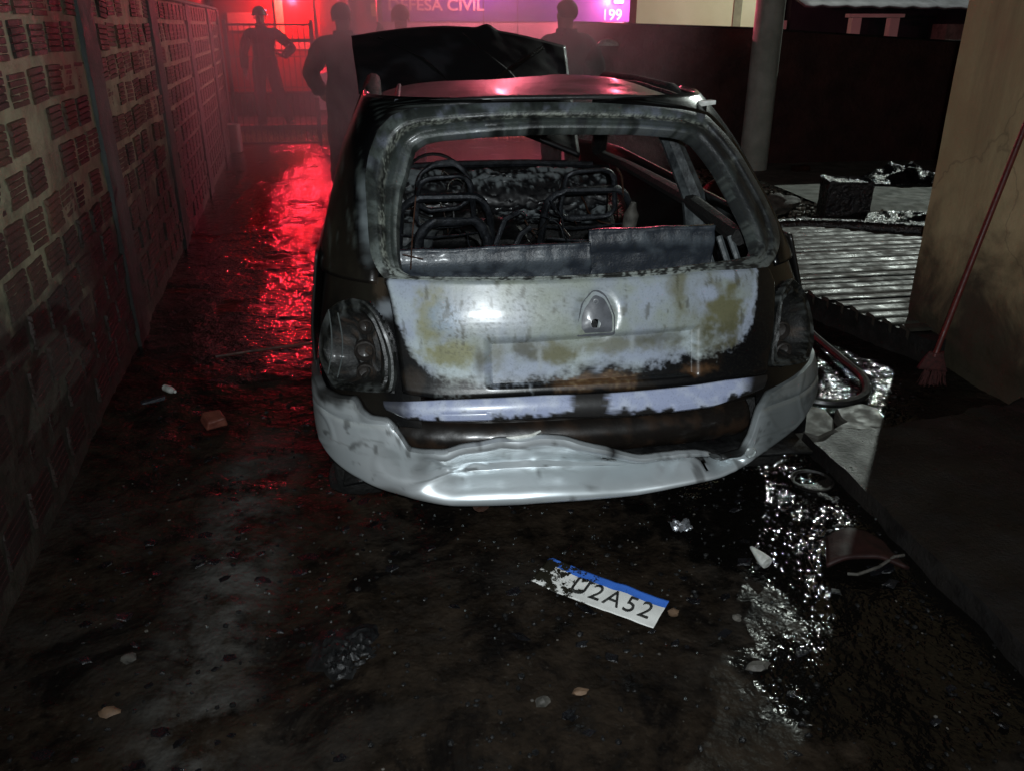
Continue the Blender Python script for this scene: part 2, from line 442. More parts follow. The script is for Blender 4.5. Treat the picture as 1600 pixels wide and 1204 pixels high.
# concrete walkway along the house wall
mb = MB()
def walk(u, v):
    x = lerp(1.62, 2.76, u); y = lerp(-1, 2.86, v) + (.16 * fbm(x, 0, 0, 3, 3) + .25 * (u - .3) if v > .98 else 0)
    e = .03 * fbm(y, 0, 3, 3, 4) * (u < .02)
    z = .06 + .012 * fbm(x, y, 0, 5, 4)
    return (x + e, y, z)
mb.grid(60, 160, walk)
b = len(mb.v)
mb.grid(1, 160, lambda u, v: (1.62 + .03 * fbm(lerp(-1, 2.86, v), 0, 3, 3, 4) - .012 * u, lerp(-1, 2.86, v), .06 + .012 * fbm(1.62, lerp(-1, 2.86, v), 0, 5, 4) - .12 * u))
mb.grid(60, 1, lambda u, v: (lerp(1.62, 2.76, u), 2.86 + .16 * fbm(lerp(1.62, 2.76, u), 0, 0, 3, 3) + .25 * (u - .3) + .03 * v, .06 - .12 * v))
kind(obj('walkway', mb, M['darkconcrete'], smooth=35), 'structure', 'dark concrete walkway along the yellow house wall')

# paved patio, raised behind the house corner: each strip is a piece
PAT = thing('patio', 'raised wet patio of narrow ribbed paving strips beside the house corner', 'patio', (0, 0, 0))
mb = MB()
edge = [(2.66, 3.62), (2.36, 4.62), (2.0, 5.9), (2.0, 6.15), (6.5, 6.15), (6.5, 4.2)]
for z in (-.06, .125):
    for x, y in edge: mb.vert((x, y, z))
for i in range(6): mb.face(i, (i + 1) % 6, 6 + (i + 1) % 6, 6 + i)
mb.face(6, 7, 8, 9, 10, 11)
obj('patio_base', mb, M['darkconcrete'], PAT, smooth=False)
M['tile'] = pm('wet_paving', (.03, .028, .022), (.085, .08, .065), 4, r1=.26, r2=.72, bs=28, bstr=.35, bd=.008, spec=.22)
random.seed(5)
y = 3.74
while y < 6.05:
    w = .105
    x0 = interp(y + w / 2, [3.62, 4.62, 5.9, 6.2], [2.68, 2.38, 2.02, 2.02]) - .012
    mb = MB(); t = random.uniform(-.006, .006); t2 = random.uniform(-.012, .012)
    def strip(u, v, y=y, x0=x0, t=t, t2=t2):
        x = lerp(x0, 5.2, u); a = abs(v - .5) * 2
        yy = y + .007 + (w - .014) * v + .03 * (x - x0) * .4
        return (x, yy, .142 + t * u + t2 * (v - .5) + .004 * fbm(x, yy, 0, 6, 3) - .008 * sstep(.86, 1, a))
    mb.grid(30, 6, strip)
    b = len(mb.v); mb.grid(1, 6, lambda u, v: (strip(0, v)[0] - .002, strip(0, v)[1], strip(0, v)[2] - .05 * u))
    obj('paving_strip', mb, M['tile'], PAT, smooth=60)
    y += w + random.uniform(0, .006)

# dark back wall
BW = thing('back_wall', 'very dark red yard wall running behind the concrete pole', 'wall', (0, 9.95, 0))
mb = MB()
def bwall(u, v):
    x = lerp(2.1, 9.5, u); top = interp(x, [2.1, 4.2, 6.6, 9.5], [1.62, 1.56, 1.42, 1.36])
    z = lerp(-.05, top, v); return (x, .006 * fbm(x, z, 0, 3, 3), z)
mb.grid(120, 30, bwall)
mb.grid(120, 1, lambda u, v: (bwall(u, 1)[0], .18 * v, bwall(u, 1)[2]))
mb.grid(120, 1, lambda u, v: (bwall(u, 1)[0], .18, bwall(u, 1 - v)[2]))
mb.grid(1, 1, lambda u, v: (2.1, .18 * (1 - u), lerp(-.05, 1.62, v)))
obj('masonry', mb, M['darkbrick'], BW, smooth=30)
mb = MB(); mb.grid(60, 1, lambda u, v: (lerp(2.05, 9.5, u), -.02 + .22 * v, interp(lerp(2.05, 9.5, u), [2.1, 4.2, 6.6, 9.5], [1.62, 1.56, 1.42, 1.36]) + .012))
obj('coping', mb, M['darkconcrete'], BW, solid=.02)
# pale cement slab at the foot of the back wall
mb = MB(); mb.grid(40, 10, lambda u, v: (lerp(4.0, 8.6, u), lerp(6.35 + .9 * (1 - u) + .2 * fbm(u * 5, 0, 0, 2, 3), 9.94, v), .03 + .01 * fbm(u * 8, v * 4) + (-.05 if v < .01 else 0)))
kind(obj('cement_apron', mb, M['concrete'], smooth=35), 'structure', 'pale cement apron at the foot of the dark back wall')

# utility pole
mb = MB()
def polef(u, v):
    t = 2 * math.pi * u; r = lerp(.165, .13, v) * (1 + .015 * fbm(math.cos(t), math.sin(t), v * 20, 2, 3))
    return (r * math.cos(t), r * math.sin(t), lerp(-.1, 8.5, v))
PO = thing('utility_pole', 'round grey concrete pole standing before the dark back wall', 'pole', (4.22, 9.55, 0))
mb.grid(28, 90, polef); obj('shaft', mb, M['polecon'], PO)
for zz in (2.6, 5.4):
    mb = MB(); mb.lathe([(.19, zz), (.195, zz + .01), (.195, zz + .05), (.18, zz + .06)], 24); obj('steel_band', mb, M['steel'], PO)

# street lamp whose light glints on the wet ground; its head is above the picture
LX, LY, LZ = 12.0, 17.0, 8.6
SL = thing('street_lamp', 'tall street lamp with a curved arm beyond the back wall', 'lamp', (LX + 2.6, LY + .5, 0))
mb = MB(); mb.tube([(0, 0, -.1), (0, 0, 4), (0, 0, 9.0)], [.09, .075, .06], 12); obj('lamp_post', mb, M['polecon'], SL)
mb = MB(); mb.tube([(0, 0, 8.5), (-.5, -.1, 8.95), (-1.5, -.3, 9.0), (-2.4, -.48, 8.8)], .03, 8); obj('lamp_arm', mb, M['steel'], SL)
mb = MB(); mb.grid(12, 8, lambda u, v: (-2.6 + .34 * math.cos(2 * math.pi * u) * math.sin(v * 1.57), -.5 + .16 * math.sin(2 * math.pi * u) * math.sin(v * 1.57), 8.72 + .12 * math.cos(v * 1.57)))
obj('lamp_head', mb, M['steel'], SL)
mb = MB(); mb.lathe([(0.001, 8.66), (.1, 8.665), (.13, 8.69), (.13, 8.71)], 20, c=(-2.6, -.5, 0)); obj('lamp_lens', mb, emit('lamp_lens', (.9, 1, .95), 30), SL)
lamp('street_light', 'SPOT', (LX, LY, LZ), 2700, (.90, 1.0, .92), .10, (LX - 5, LY - 3, 0), 172, .35)

# ------------------------------------------------------------------ the burnt car
CAR = thing('burnt_car', 'burnt out small hatchback with bare tailgate window and dented white rear bumper', 'car', (.566, 2.16, 0))
CX, CY = .566, 2.16       # parts are built in the yard's coordinates and moved to the car's own
def cobj(name, mb, m, parent=None, **k):
    mb.v = [(x - CX, y - CY, z) for x, y, z in mb.v]
    return obj(name, mb, m, parent or CAR, **k)
PZ = [.15, .22, .26, .30, .36, .45, .52, .58, .64, .80, .93, 1.10, 1.34, 1.40, 1.46]
PY = [.16, .06, .015, -.005, -.01, 0, .02, .05, .07, .10, .15, .25, .41, .50, .66]
WZ = [.15, .20, .30, .52, .70, .93, 1.04, 1.23, 1.39, 1.5]
WX = [.78, .80, .835, .845, .825, .77, .735, .66, .565, .48]
def smo(z, a, b): return sum(interp(z + d, a, b) for d in (-.03, -.015, 0, .015, .03)) / 5
def prof(z): return smo(z, PZ, PY)
def wid(z): return smo(z, WZ, WX)
def xcen(z): return .566 - .075 * clamp((z - .55) / .85)
DD, NN = .40, 2.7
def q2t(q): return math.copysign(math.asin(min(1, abs(q)) ** (NN / 2)), q)
HP = math.pi / 2
def raw(t, z):
    """body surface: t runs round the tail, past +-90 degrees it goes forward along the side (1 rad = 1 m)"""
    a = min(abs(t), HP); sg = 1 if t >= 0 else -1
    q = math.sin(a) ** (2 / NN); dy = DD * (1 - math.cos(a) ** (2 / NN))
    ex = max(0, abs(t) - HP)
    return Vector((xcen(z) + sg * (q * wid(z) + .02 * min(ex, .5)), CY + prof(z) + dy + ex, z))
def pt(t, z, off=0.):
    p = raw(t, z)
    if off:
        e = .012
        du = raw(t + e, z) - raw(t - e, z); dv = raw(t, z + e) - raw(t, z - e)
        n = du.cross(dv)
        if n.length > 1e-9: p = p + n.normalized() * off       # outward is towards -y at the tail
    return p
def TQ(l): return [(q2t(q), z) for q, z in l]
def resample(l, n, closed=False):
    pts = list(l) + ([l[0]] if closed else [])
    d = [0]
    for a, b in zip(pts, pts[1:]): d.append(d[-1] + math.hypot(b[0] - a[0], b[1] - a[1]))
    out = []
    for i in range(n + (0 if closed else 1)):
        s = d[-1] * i / n
        out.append((interp(s, d, [p[0] for p in pts]), interp(s, d, [p[1] for p in pts])))
    return out
def smooth_line(l, k=1, closed=False):
    for _ in range(k):
        m = len(l); r = []
        for i in range(m):
            if not closed and i in (0, m - 1): r.append(l[i]); continue
            a, b, c = l[i - 1], l[i], l[(i + 1) % m]
            r.append(((a[0] + 2 * b[0] + c[0]) / 4, (a[1] + 2 * b[1] + c[1]) / 4))
        l = r
    return l
OUTER = TQ([(-.7428, .9106), (-.7735, .9358), (-.7993, .9673), (-.8129, 1.0079), (-.8295, 1.0656), (-.8459, 1.1082), (-.8673, 1.164), (-.8732, 1.2322), (-.8661, 1.2968), (-.82, 1.3385), (-.7387, 1.3574), (-.5468, 1.3697), (-.3145, 1.375), (-.0419, 1.3755), (.234, 1.372), (.477, 1.3625), (.6911, 1.3476), (.8502, 1.3251), (.8957, 1.2714), (.92, 1.215), (.935, 1.15), (.945, 1.08), (.9403, 1.0022), (.9073, .9574), (.845, .9217), (.7836, .8968), (.4877, .9118), (.2231, .9083), (-.0263, .909), (-.2688, .9113), (-.5063, .9127), (-.6478, .9114)])
INNER = TQ([(-.6482, .925), (-.6919, .9402), (-.708, .9858), (-.7206, 1.0649), (-.723, 1.1482), (-.7066, 1.1921), (-.6932, 1.2653), (-.6479, 1.2866), (-.5699, 1.2961), (-.3034, 1.3103), (-.0665, 1.3174), (.1907, 1.3151), (.4215, 1.3102), (.6073, 1.2987), (.6835, 1.2891), (.7294, 1.2707), (.753, 1.2242), (.7724, 1.1798), (.784, 1.0743), (.7945, 1.0066), (.7908, .9621), (.7513, .9411), (.6599, .9388), (.4616, .9362), (.2413, .9287), (-.0484, .9234), (-.3273, .9255), (-.506, .9262)])
PTOP = TQ([(-.7428, .9106), (-.6478, .9114), (-.5063, .9127), (-.2688, .9113), (-.0263, .909), (.2231, .9083), (.4877, .9118), (.7836, .8968)])
PBOT = TQ([(-.6765, .5943), (-.5396, .5827), (-.3967, .5865), (-.184, .5904), (.0374, .5866), (.2129, .5866), (.375, .5891), (.573, .5941), (.6721, .595)])
PLEF = TQ([(-.7428, .9106), (-.7225, .879), (-.7068, .8191), (-.6912, .7475), (-.6796, .6639), (-.6765, .5943)])
PRIG = TQ([(.7836, .8968), (.7926, .8543), (.7615, .7826), (.7201, .6884), (.6721, .595)])
LIL = TQ([(-.8569, .8477), (-.9071, .8267), (-.9398, .795), (-.957, .7523), (-.9649, .7093), (-.9695, .652), (-.9535, .6158), (-.9161, .5741), (-.8285, .5834), (-.7147, .5921), (-.70, .6347), (-.6982, .691), (-.7138, .7404), (-.7381, .7847), (-.7626, .8191), (-.8064, .8467)])
LIR = TQ([(.8864, .8478), (.8373, .8361), (.7941, .8162), (.7517, .7641), (.7248, .7078), (.70, .652), (.69, .6106), (.7584, .5991), (.8715, .5892), (.9349, .6252), (.9615, .6773), (.9617, .7321), (.9394, .7966)])
STT = TQ([(-.746, .5644), (-.6563, .5708), (-.54, .5792), (-.3971, .5831), (-.1845, .587), (.0367, .5832), (.3323, .5865), (.4873, .5914), (.6667, .5862)])
STB = TQ([(-.7338, .5429), (-.6587, .522), (-.544, .5229), (-.4178, .5244), (-.1344, .5252), (.0915, .5165), (.2648, .5196), (.4304, .5236), (.6394, .5527)])
BTOP = TQ([(-.9834, .5781), (-.9623, .5559), (-.9074, .5569), (-.8458, .5663), (-.8239, .5365), (-.7925, .5214), (-.7342, .5223), (-.6986, .4888), (-.6681, .4396), (-.6239, .4363), (-.5413, .4414), (-.4822, .4595), (-.4059, .4683), (-.354, .4788), (-.2803, .4752), (-.2051, .4833), (-.1258, .4742), (-.0271, .4459), (.0664, .4191), (.1386, .3997), (.2831, .4041), (.391, .3999), (.4523, .3727), (.5501, .3752), (.5835, .4167), (.6102, .4938), (.6649, .5385), (.76, .555), (.8885, .5718), (.96, .58)])
BBOT = TQ([(-1, .42), (-.978, .36), (-.90, .315), (-.76, .275), (-.62, .258), (-.40, .252), (-.10, .256), (.08, .263), (.28, .285), (.48, .307), (.62, .33), (.776, .367), (.846, .40), (.9, .43), (.96, .46), (1, .48)])

# --- colours of the burnt paint, in centimetre-like panel units across and down the tail
def UV(p): return 622 + 535 * p[0], 425 + (.924 - p[2]) * 564
LAV, ICE, OLIVE, DOL, SOOT, RUST, BROWN = (.31, .35, .43), (.42, .48, .49), (.125, .12, .06), (.045, .042, .02), (.003, .003, .0035), (.085, .040, .014), (.008, .0055, .004)
def bl(u, v, cu, cv, ru, rv, soft=.45, w=.35):
    soft = min(.95, soft + .22); w *= 1.25
    n_ = fbm(u, v, cu * .1, .035, 4) * w * 2 + fbm(u, v, cu * .2, .13, 3) * w
    d = math.hypot((u - cu) / ru, (v - cv) / rv) + n_
    return 1 - sstep(1 - soft, 1 + soft * .35, d)
SBU = [600, 608, 613, 623, 646, 666, 696, 756, 820, 880, 930, 973, 1000, 1033, 1059, 1093, 1132, 1172, 1192, 1202, 1210]
SBV = [410, 446, 476, 510, 560, 583, 594, 596, 597, 589, 576, 581, 586, 579, 571, 569, 563, 546, 520, 480, 425]
def paint_panel(p):
    u, v = UV(p)
    n1 = fbm(u, v, 0, .012, 5); n2 = fbm(u, v, 5, .05, 4); n3 = fbm(u, v, 9, .2, 3)
    c = mix(LAV, ICE, sstep(-.2, .3, n1)); r = .36
    def put(col, a, rr=None):
        nonlocal c, r
        a = clamp(a); c = mix(c, col, a)
        if rr is not None: r = lerp(r, rr, a)
    # heat rings: pale at the border, olive and blistered inside
    ins = interp(u, SBU, SBV) - v
    inner = sstep(26, 60, ins + 40 * n2) * sstep(636, 676, u + 20 * n1)
    put((.17, .185, .125), inner * (.50 + .8 * n1), .38)
    put((.20, .195, .085), .9 * bl(u, v, 690, 545, 52, 24), .42)
    put((.21, .205, .10), .85 * bl(u, v, 668, 490, 26, 60), .4)
    put((.20, .27, .36), .8 * bl(u, v, 690, 488, 30, 26, .8), .32)
    put(DOL, .65 * sstep(.12, .34, n3 + .1) * bl(u, v, 715, 508, 50, 40, .8), .5)
    put(DOL, .5 * sstep(.14, .4, n3 + .1) * bl(u, v, 800, 478, 120, 46, .9), .5)
    put(OLIVE, .6 * bl(u, v, 770, 548, 16, 30, .5), .5)
    put(DOL, .75 * bl(u, v, 741, 556, 10, 32, .6, .2), .5)
    put(OLIVE, .95 * bl(u, v, 865, 548, 34, 22, .5), .45)
    put(DOL, .85 * bl(u, v, 815, 540, 26, 20, .5) , .5)
    put(LAV, .8 * bl(u, v, 1005, 468, 52, 40, .7), .33)
    put(OLIVE, .75 * bl(u, v, 960, 540, 130, 17, .7), .45)
    put(DOL, .6 * bl(u, v, 1030, 533, 60, 14, .6), .5)
    put(OLIVE, .8 * bl(u, v, 1062, 455, 17, 58, .6), .45)
    put(OLIVE, .97 * bl(u, v, 1137, 500, 48, 62, .45), .45)
    put(DOL, .5 * bl(u, v, 1130, 535, 45, 28, .7), .5)
    put(LAV, .95 * bl(u, v, 1112, 467, 22, 14, .3, .15), .33)
    put(LAV, .8 * bl(u, v, 1150, 440, 26, 12, .5), .33)
    # run marks below the emblem
    for du, dv, w_ in ((836, 570, 4), (770, 520, 3), (905, 560, 3), (735, 500, 3), (985, 545, 4)):
        put((.34, .37, .38), .6 * math.exp(-((u - du + 3 * n2) / w_) ** 2) * sstep(dv - 50, dv - 20, v) * (1 - sstep(dv, dv + 14, v)))
    put(DOL, .6 * sstep(.20, .36, fbm(u * 3, v, 2, .03, 4)) * sstep(560, 500, v), .5)
    # soot all round the border
    s = sstep(-9, 7, v - interp(u, SBU, SBV) + 24 * n2 + 16 * n3)
    s = max(s, sstep(609, 604, u + 8 * n2)) 
    put((.055, .048, .026), .8 * sstep(-22, -4, v - interp(u, SBU, SBV) + 26 * n2 + 12 * n3) * (.5 + n1), .45)
    sc = mix(SOOT, BROWN, sstep(0, .3, n1))
    put(sc, s, .34)
    put(mix(RUST, (.17, .11, .055), sstep(0, .3, n3)), .95 * bl(u, v, 922, 597, 78, 15, .5) * s, .5)
    put(RUST, .9 * bl(u, v, 1090, 590, 30, 11, .5) * s, .5)
    put((.10, .11, .11), .7 * bl(u, v, 690, 606, 34, 12, .6) * s * sstep(-.05, .1, n3), .5)
    put((.035, .024, .016), .6 * bl(u, v, 640, 590, 18, 26, .7), .4)
    return (*c, r)
def paint_frame(p, k):
    u, v = UV(p)
    n1 = fbm(u, v, 11, .010, 4); n2 = fbm(u, v, 4, .05, 4); n3 = fbm(u, v, 7, .22, 3)
    right = sstep(1040, 1150, u); top = sstep(330, 215, v); low = sstep(398, 428, v)
    st = fbm(u * .35, v * .12, 3, .09, 4) if top < .5 else fbm(u * .1, v * .5, 3, .09, 4)      # streaks along the frame
    c = mix((.035, .042, .039), (.14, .165, .155), sstep(-.25, .3, n1 + .5 * st + .3 * n3))
    c = mix(c, (.22, .24, .30), .7 * sstep(-.05, .3, n1 + n2) * top)
    n5 = fbm(u, v, 17, .6, 2); flake = sstep(-.04, .16, .6 * n3 + .5 * n2 + .6 * n5)
    band = sstep(.40, .46, k) * sstep(.70, .60, k)
    c = mix(c, mix((.03, .033, .028), (.30, .32, .27), flake), .9 * band)
    c = mix(c, (.035, .045, .04), .75 * sstep(.62, .72, k) * sstep(.93, .88, k))
    c = mix(c, (.20, .22, .20), .6 * sstep(.90, .95, k) * sstep(-.1, .1, n2))
    c = mix(c, (.018, .019, .022), .88 * right * (1 - .6 * sstep(0, .3, st + .4 * n3)) * sstep(190, 240, v))
    c = mix(c, SOOT, .92 * bl(u, v, 852, 205, 14, 40, .5))
    c = mix(c, SOOT, .7 * sstep(.16, .32, fbm(u, v, 21, .02, 3)))
    c = mix(c, mix((.03, .03, .028), (.40, .44, .41), sstep(-.16, .02, n3 + n2)), .9 * low * (1 - right * .6))
    c = tuple(q * .68 for q in c)
    return (*c, .45)
def paint_quarter(p):
    u, v = UV(p)
    n1 = fbm(u, v, 2, .010, 4); n2 = fbm(u, v, 5, .05, 4); n3 = fbm(u * 3, v * .5, p[1] * 50, .03, 4)
    c = mix((.0022, .0022, .0025), (.0055, .0045, .0038), sstep(-.1, .2, n1))
    c = mix(c, (.06, .072, .066), .45 * sstep(.10, .32, n3) * sstep(470, 380, v))
    c = mix(c, (.035, .024, .016), .8 * bl(u, v, 590, 450, 12, 22))
    c = mix(c, (.20, .23, .24), .7 * bl(u, v, 575, 345, 10, 60, .7))
    c = mix(c, (.18, .2, .22), .8 * bl(u, v, 600, 478, 22, 16, .6))
    return (*c, .26)

# tailgate: lower panel
TG = None
def ease_line(l, n, k=2): return smooth_line(resample(l, n), k)
NU, NV = 250, 140
Lt, Lb, Ll, Lr = ease_line(PTOP, NU), ease_line(PBOT, NU), ease_line(PLEF, NV), ease_line(PRIG, NV)
def coons(u, v, Lt=Lt, Lb=Lb, Ll=Ll, Lr=Lr):
    i, j = int(round(u * (len(Lt) - 1))), int(round(v * (len(Ll) - 1)))
    r = []
    for k in (0, 1):
        a = (1 - v) * Lt[i][k] + v * Lb[i][k]; b = (1 - u) * Ll[j][k] + u * Lr[j][k]
        c = (1 - u) * (1 - v) * Lt[0][k] + u * (1 - v) * Lt[-1][k] + (1 - u) * v * Lb[0][k] + u * v * Lb[-1][k]
        r.append(a + b - c)
    return r
def panel(u, v):
    t, z = coons(u, v)
    p0 = raw(t, z); U, V = UV(p0)
    rec = sstep(748, 760, U) * sstep(1098, 1086, U) * sstep(515, 527, V + .02 * (U - 920)) * sstep(604, 594, V)
    off = .004 - .016 * rec
    off += .0012 * fbm(p0.x, z, 0, 6, 3)                                   # heat-warped sheet
    off += .006 * sstep(.97, 1, v) * -1 - .012 * sstep(.015, 0, min(u, 1 - u)) - .006 * sstep(.03, 0, v)
    # hollow behind the emblem
    off -= .004 * sstep(1.1, .9, math.hypot((U - 930) / 34, (V - 490) / 42))
    p = pt(t, z, off)
    return (p, paint_panel(p0))
def lock_hole(u, v):
    t, z = coons(u, v); p = raw(t, z); return math.hypot(p.x - (xcen(.7855) + .0258 * wid(.7855)), z - .7855) < .015
mb = MB(); mb.grid(NU, NV, panel, skip=lock_hole)
TG = cobj('tailgate', mb, M['burnt'], solid=.006, label='scorched tailgate panel, pale lavender paint burnt to olive and black')
# window frame of the tailgate
def frame_mesh():
    n = 460; C0 = (0.03, 1.12)
    def by_angle(l):
        l = resample(l, 900, True); l = smooth_line(l, 6, True)
        an = sorted(((math.atan2((p[1] - C0[1]) * 2.2, p[0] - C0[0]), p) for p in l))
        xs = [a for a, _ in an]; out = []
        for i in range(n):
            a = -math.pi + 2 * math.pi * (i + .5) / n
            out.append((interp(a, xs, [p[0] for _, p in an]), interp(a, xs, [p[1] for _, p in an])))
        return out
    A, B = by_angle(OUTER), by_angle(INNER)
    rows = [(0, -.022), (.0, -.004), (.04, .004), (.16, .006), (.30, .005), (.36, .004), (.40, .003), (.42, 0), (.44, -.004), (.47, -.006), (.50, -.007), (.53, -.006), (.56, -.005), (.59, -.004), (.62, -.004), (.66, -.003), (.70, -.002), (.75, -.002), (.80, -.003), (.84, -.004), (.87, -.008), (.9, -.012), (.96, -.016), (1., -.017), (1.0, -.045), (.93, -.06)]
    mb = MB()
    for k, off in rows:
        for i in range(n):
            t = lerp(A[i][0], B[i][0], k); z = lerp(A[i][1], B[i][1], k)
            p0 = raw(t, z)
            o_ = off + (.0015 * fbm(p0.x, z, 0, 40, 3) if k > .42 else 0)
            mb.vert(pt(t, z, o_), paint_frame(p0, k))
    m = len(rows)
    for j in range(m - 1):
        for i in range(n):
            l = (i + 1) % n
            mb.face(j * n + i, j * n + l, (j + 1) * n + l, (j + 1) * n + i)
    return mb
cobj('window_frame', frame_mesh(), M['blister'], TG, label='blistered grey frame round the missing rear window')
# emblem plate with lock hole
EM = TQ([(.030, .8826), (.0059, .8676), (-.022, .84), (-.035, .8109), (-.047, .78), (-.0497, .7511), (.0927, .7514), (.098, .78), (.1011, .8067), (.09, .84), (.0762, .8657), (.05, .88)])
mb = MB(); E_ = smooth_line(resample(EM, 64, True), 1, True)
ec = (sum(p[0] for p in E_) / 64, sum(p[1] for p in E_) / 64 - .004)
rows = [(1.0, -.006), (1.0, .006), (.94, .008), (.86, .003), (.80, .006), (.5, .009), (.27, .010)]
hc = (q2t(.0258), .7855)
for k, off in rows:
    for i, p in enumerate(E_):
        w_ = 1 - k
        t = p[0] * k + ec[0] * w_; z = p[1] * k + ec[1] * w_
        if k < .6:
            f = (.6 - k) / .33; a = math.atan2(p[1] - ec[1], p[0] - ec[0])
            ht, hzz = q2t(.0258 + .018 * math.cos(a)), hc[1] + .0145 * math.sin(a)
            t, z = lerp(t, ht, clamp(f)), lerp(z, hzz, clamp(f))
        g = .10 + .08 * fbm(t * 40, z * 40, 0, 1, 3)
        mb.vert(pt(t, z, off), (g * .95, g, g * 1.12, .42))
for i, p in enumerate(E_):
    a = math.atan2(p[1] - ec[1], p[0] - ec[0]); mb.vert(pt(q2t(.0258 + .0175 * math.cos(a)), hc[1] + .014 * math.sin(a), -.03), (.002, .002, .002, .9))
for j in range(len(rows)):
    for i in range(64): l = (i + 1) % 64; mb.face(j * 64 + i, j * 64 + l, (j + 1) * 64 + l, (j + 1) * 64 + i)
cobj('emblem_plate', mb, M['burnt'], TG, label='bare shield shaped emblem seat with a round lock hole')
c_ = pt(q2t(.0342), .8493, .006)
mb = MB(); mb.lathe([(.0085, 0), (.0085, -.005), (.005, -.006), (.004, .002), (.0001, .003)], 20, 'y', tuple(c_ + Vector((0, -.002, 0))), (.2, .21, .22, .4))
cobj('emblem_stud', mb, M['burnt'], TG)

# pale strip of rear panel below the tailgate
SB_U = [600, 640, 875, 880, 943, 950, 1179, 1196]
Lt2, Lb2 = ease_line(STT, 160), ease_line(STB, 160)
def strip2(u, v):
    i = int(round(u * 160)); t = lerp(Lt2[i][0], Lb2[i][0], v); z = lerp(Lt2[i][1], Lb2[i][1], v)
    p0 = raw(t, z); U, V = UV(p0); n2 = fbm(U, V, 5, .05, 4); n3 = fbm(U, V, 9, .2, 3)
    step = sstep(.62, .70, v) * (sstep(672, 678, U) * sstep(756, 750, U) + sstep(1048, 1052, U) * sstep(1140, 1134, U))
    off = .012 * math.sin(math.pi * (.15 + .8 * v)) + .004 * step - .02 * sstep(.93, 1, v)
    c = mix((.33, .37, .52), (.45, .49, .60), sstep(-.2, .3, n2)); r = .33
    s = sstep(875, 890, U + 14 * n3) * sstep(948, 936, U + 14 * n3)
    s = max(s, sstep(.70, .9, v + .5 * n2 + .2 * n3 - .3 * step), sstep(650, 612, U + 20 * n2) * .9, sstep(1165, 1195, U + 14 * n2))
    s = max(s, sstep(.06, .0, v))
    c = mix(c, (.012, .011, .011), s); r = lerp(r, .4, s)
    return (pt(t, z, off), (*c, r))
mb = MB(); mb.grid(160, 24, strip2)
cobj('rear_panel', mb, M['burnt'], solid=.004, label='pale lavender rear panel strip, half sooted')
# rusty crash beam in the open gap
mb = MB()
def beam(u, v):
    t = lerp(q2t(-.76), q2t(.70), u); z = lerp(.55, .33, v)
    p = raw(t, z); n3 = fbm(p.x, z, 3, 14, 4)
    off = -.03 - .115 * sstep(0, .22, v) + .03 * math.sin(math.pi * clamp((v - .2) / .75)) + .004 * n3
    c = mix((.008, .006, .005), (.024, .014, .009), sstep(-.05, .3, n3))
    return (pt(t, z, off), (*c, .35))
mb.grid(110, 26, beam); cobj('crash_beam', mb, M['burnt'], solid=.003, label='rusty crash beam laid bare above the bumper')

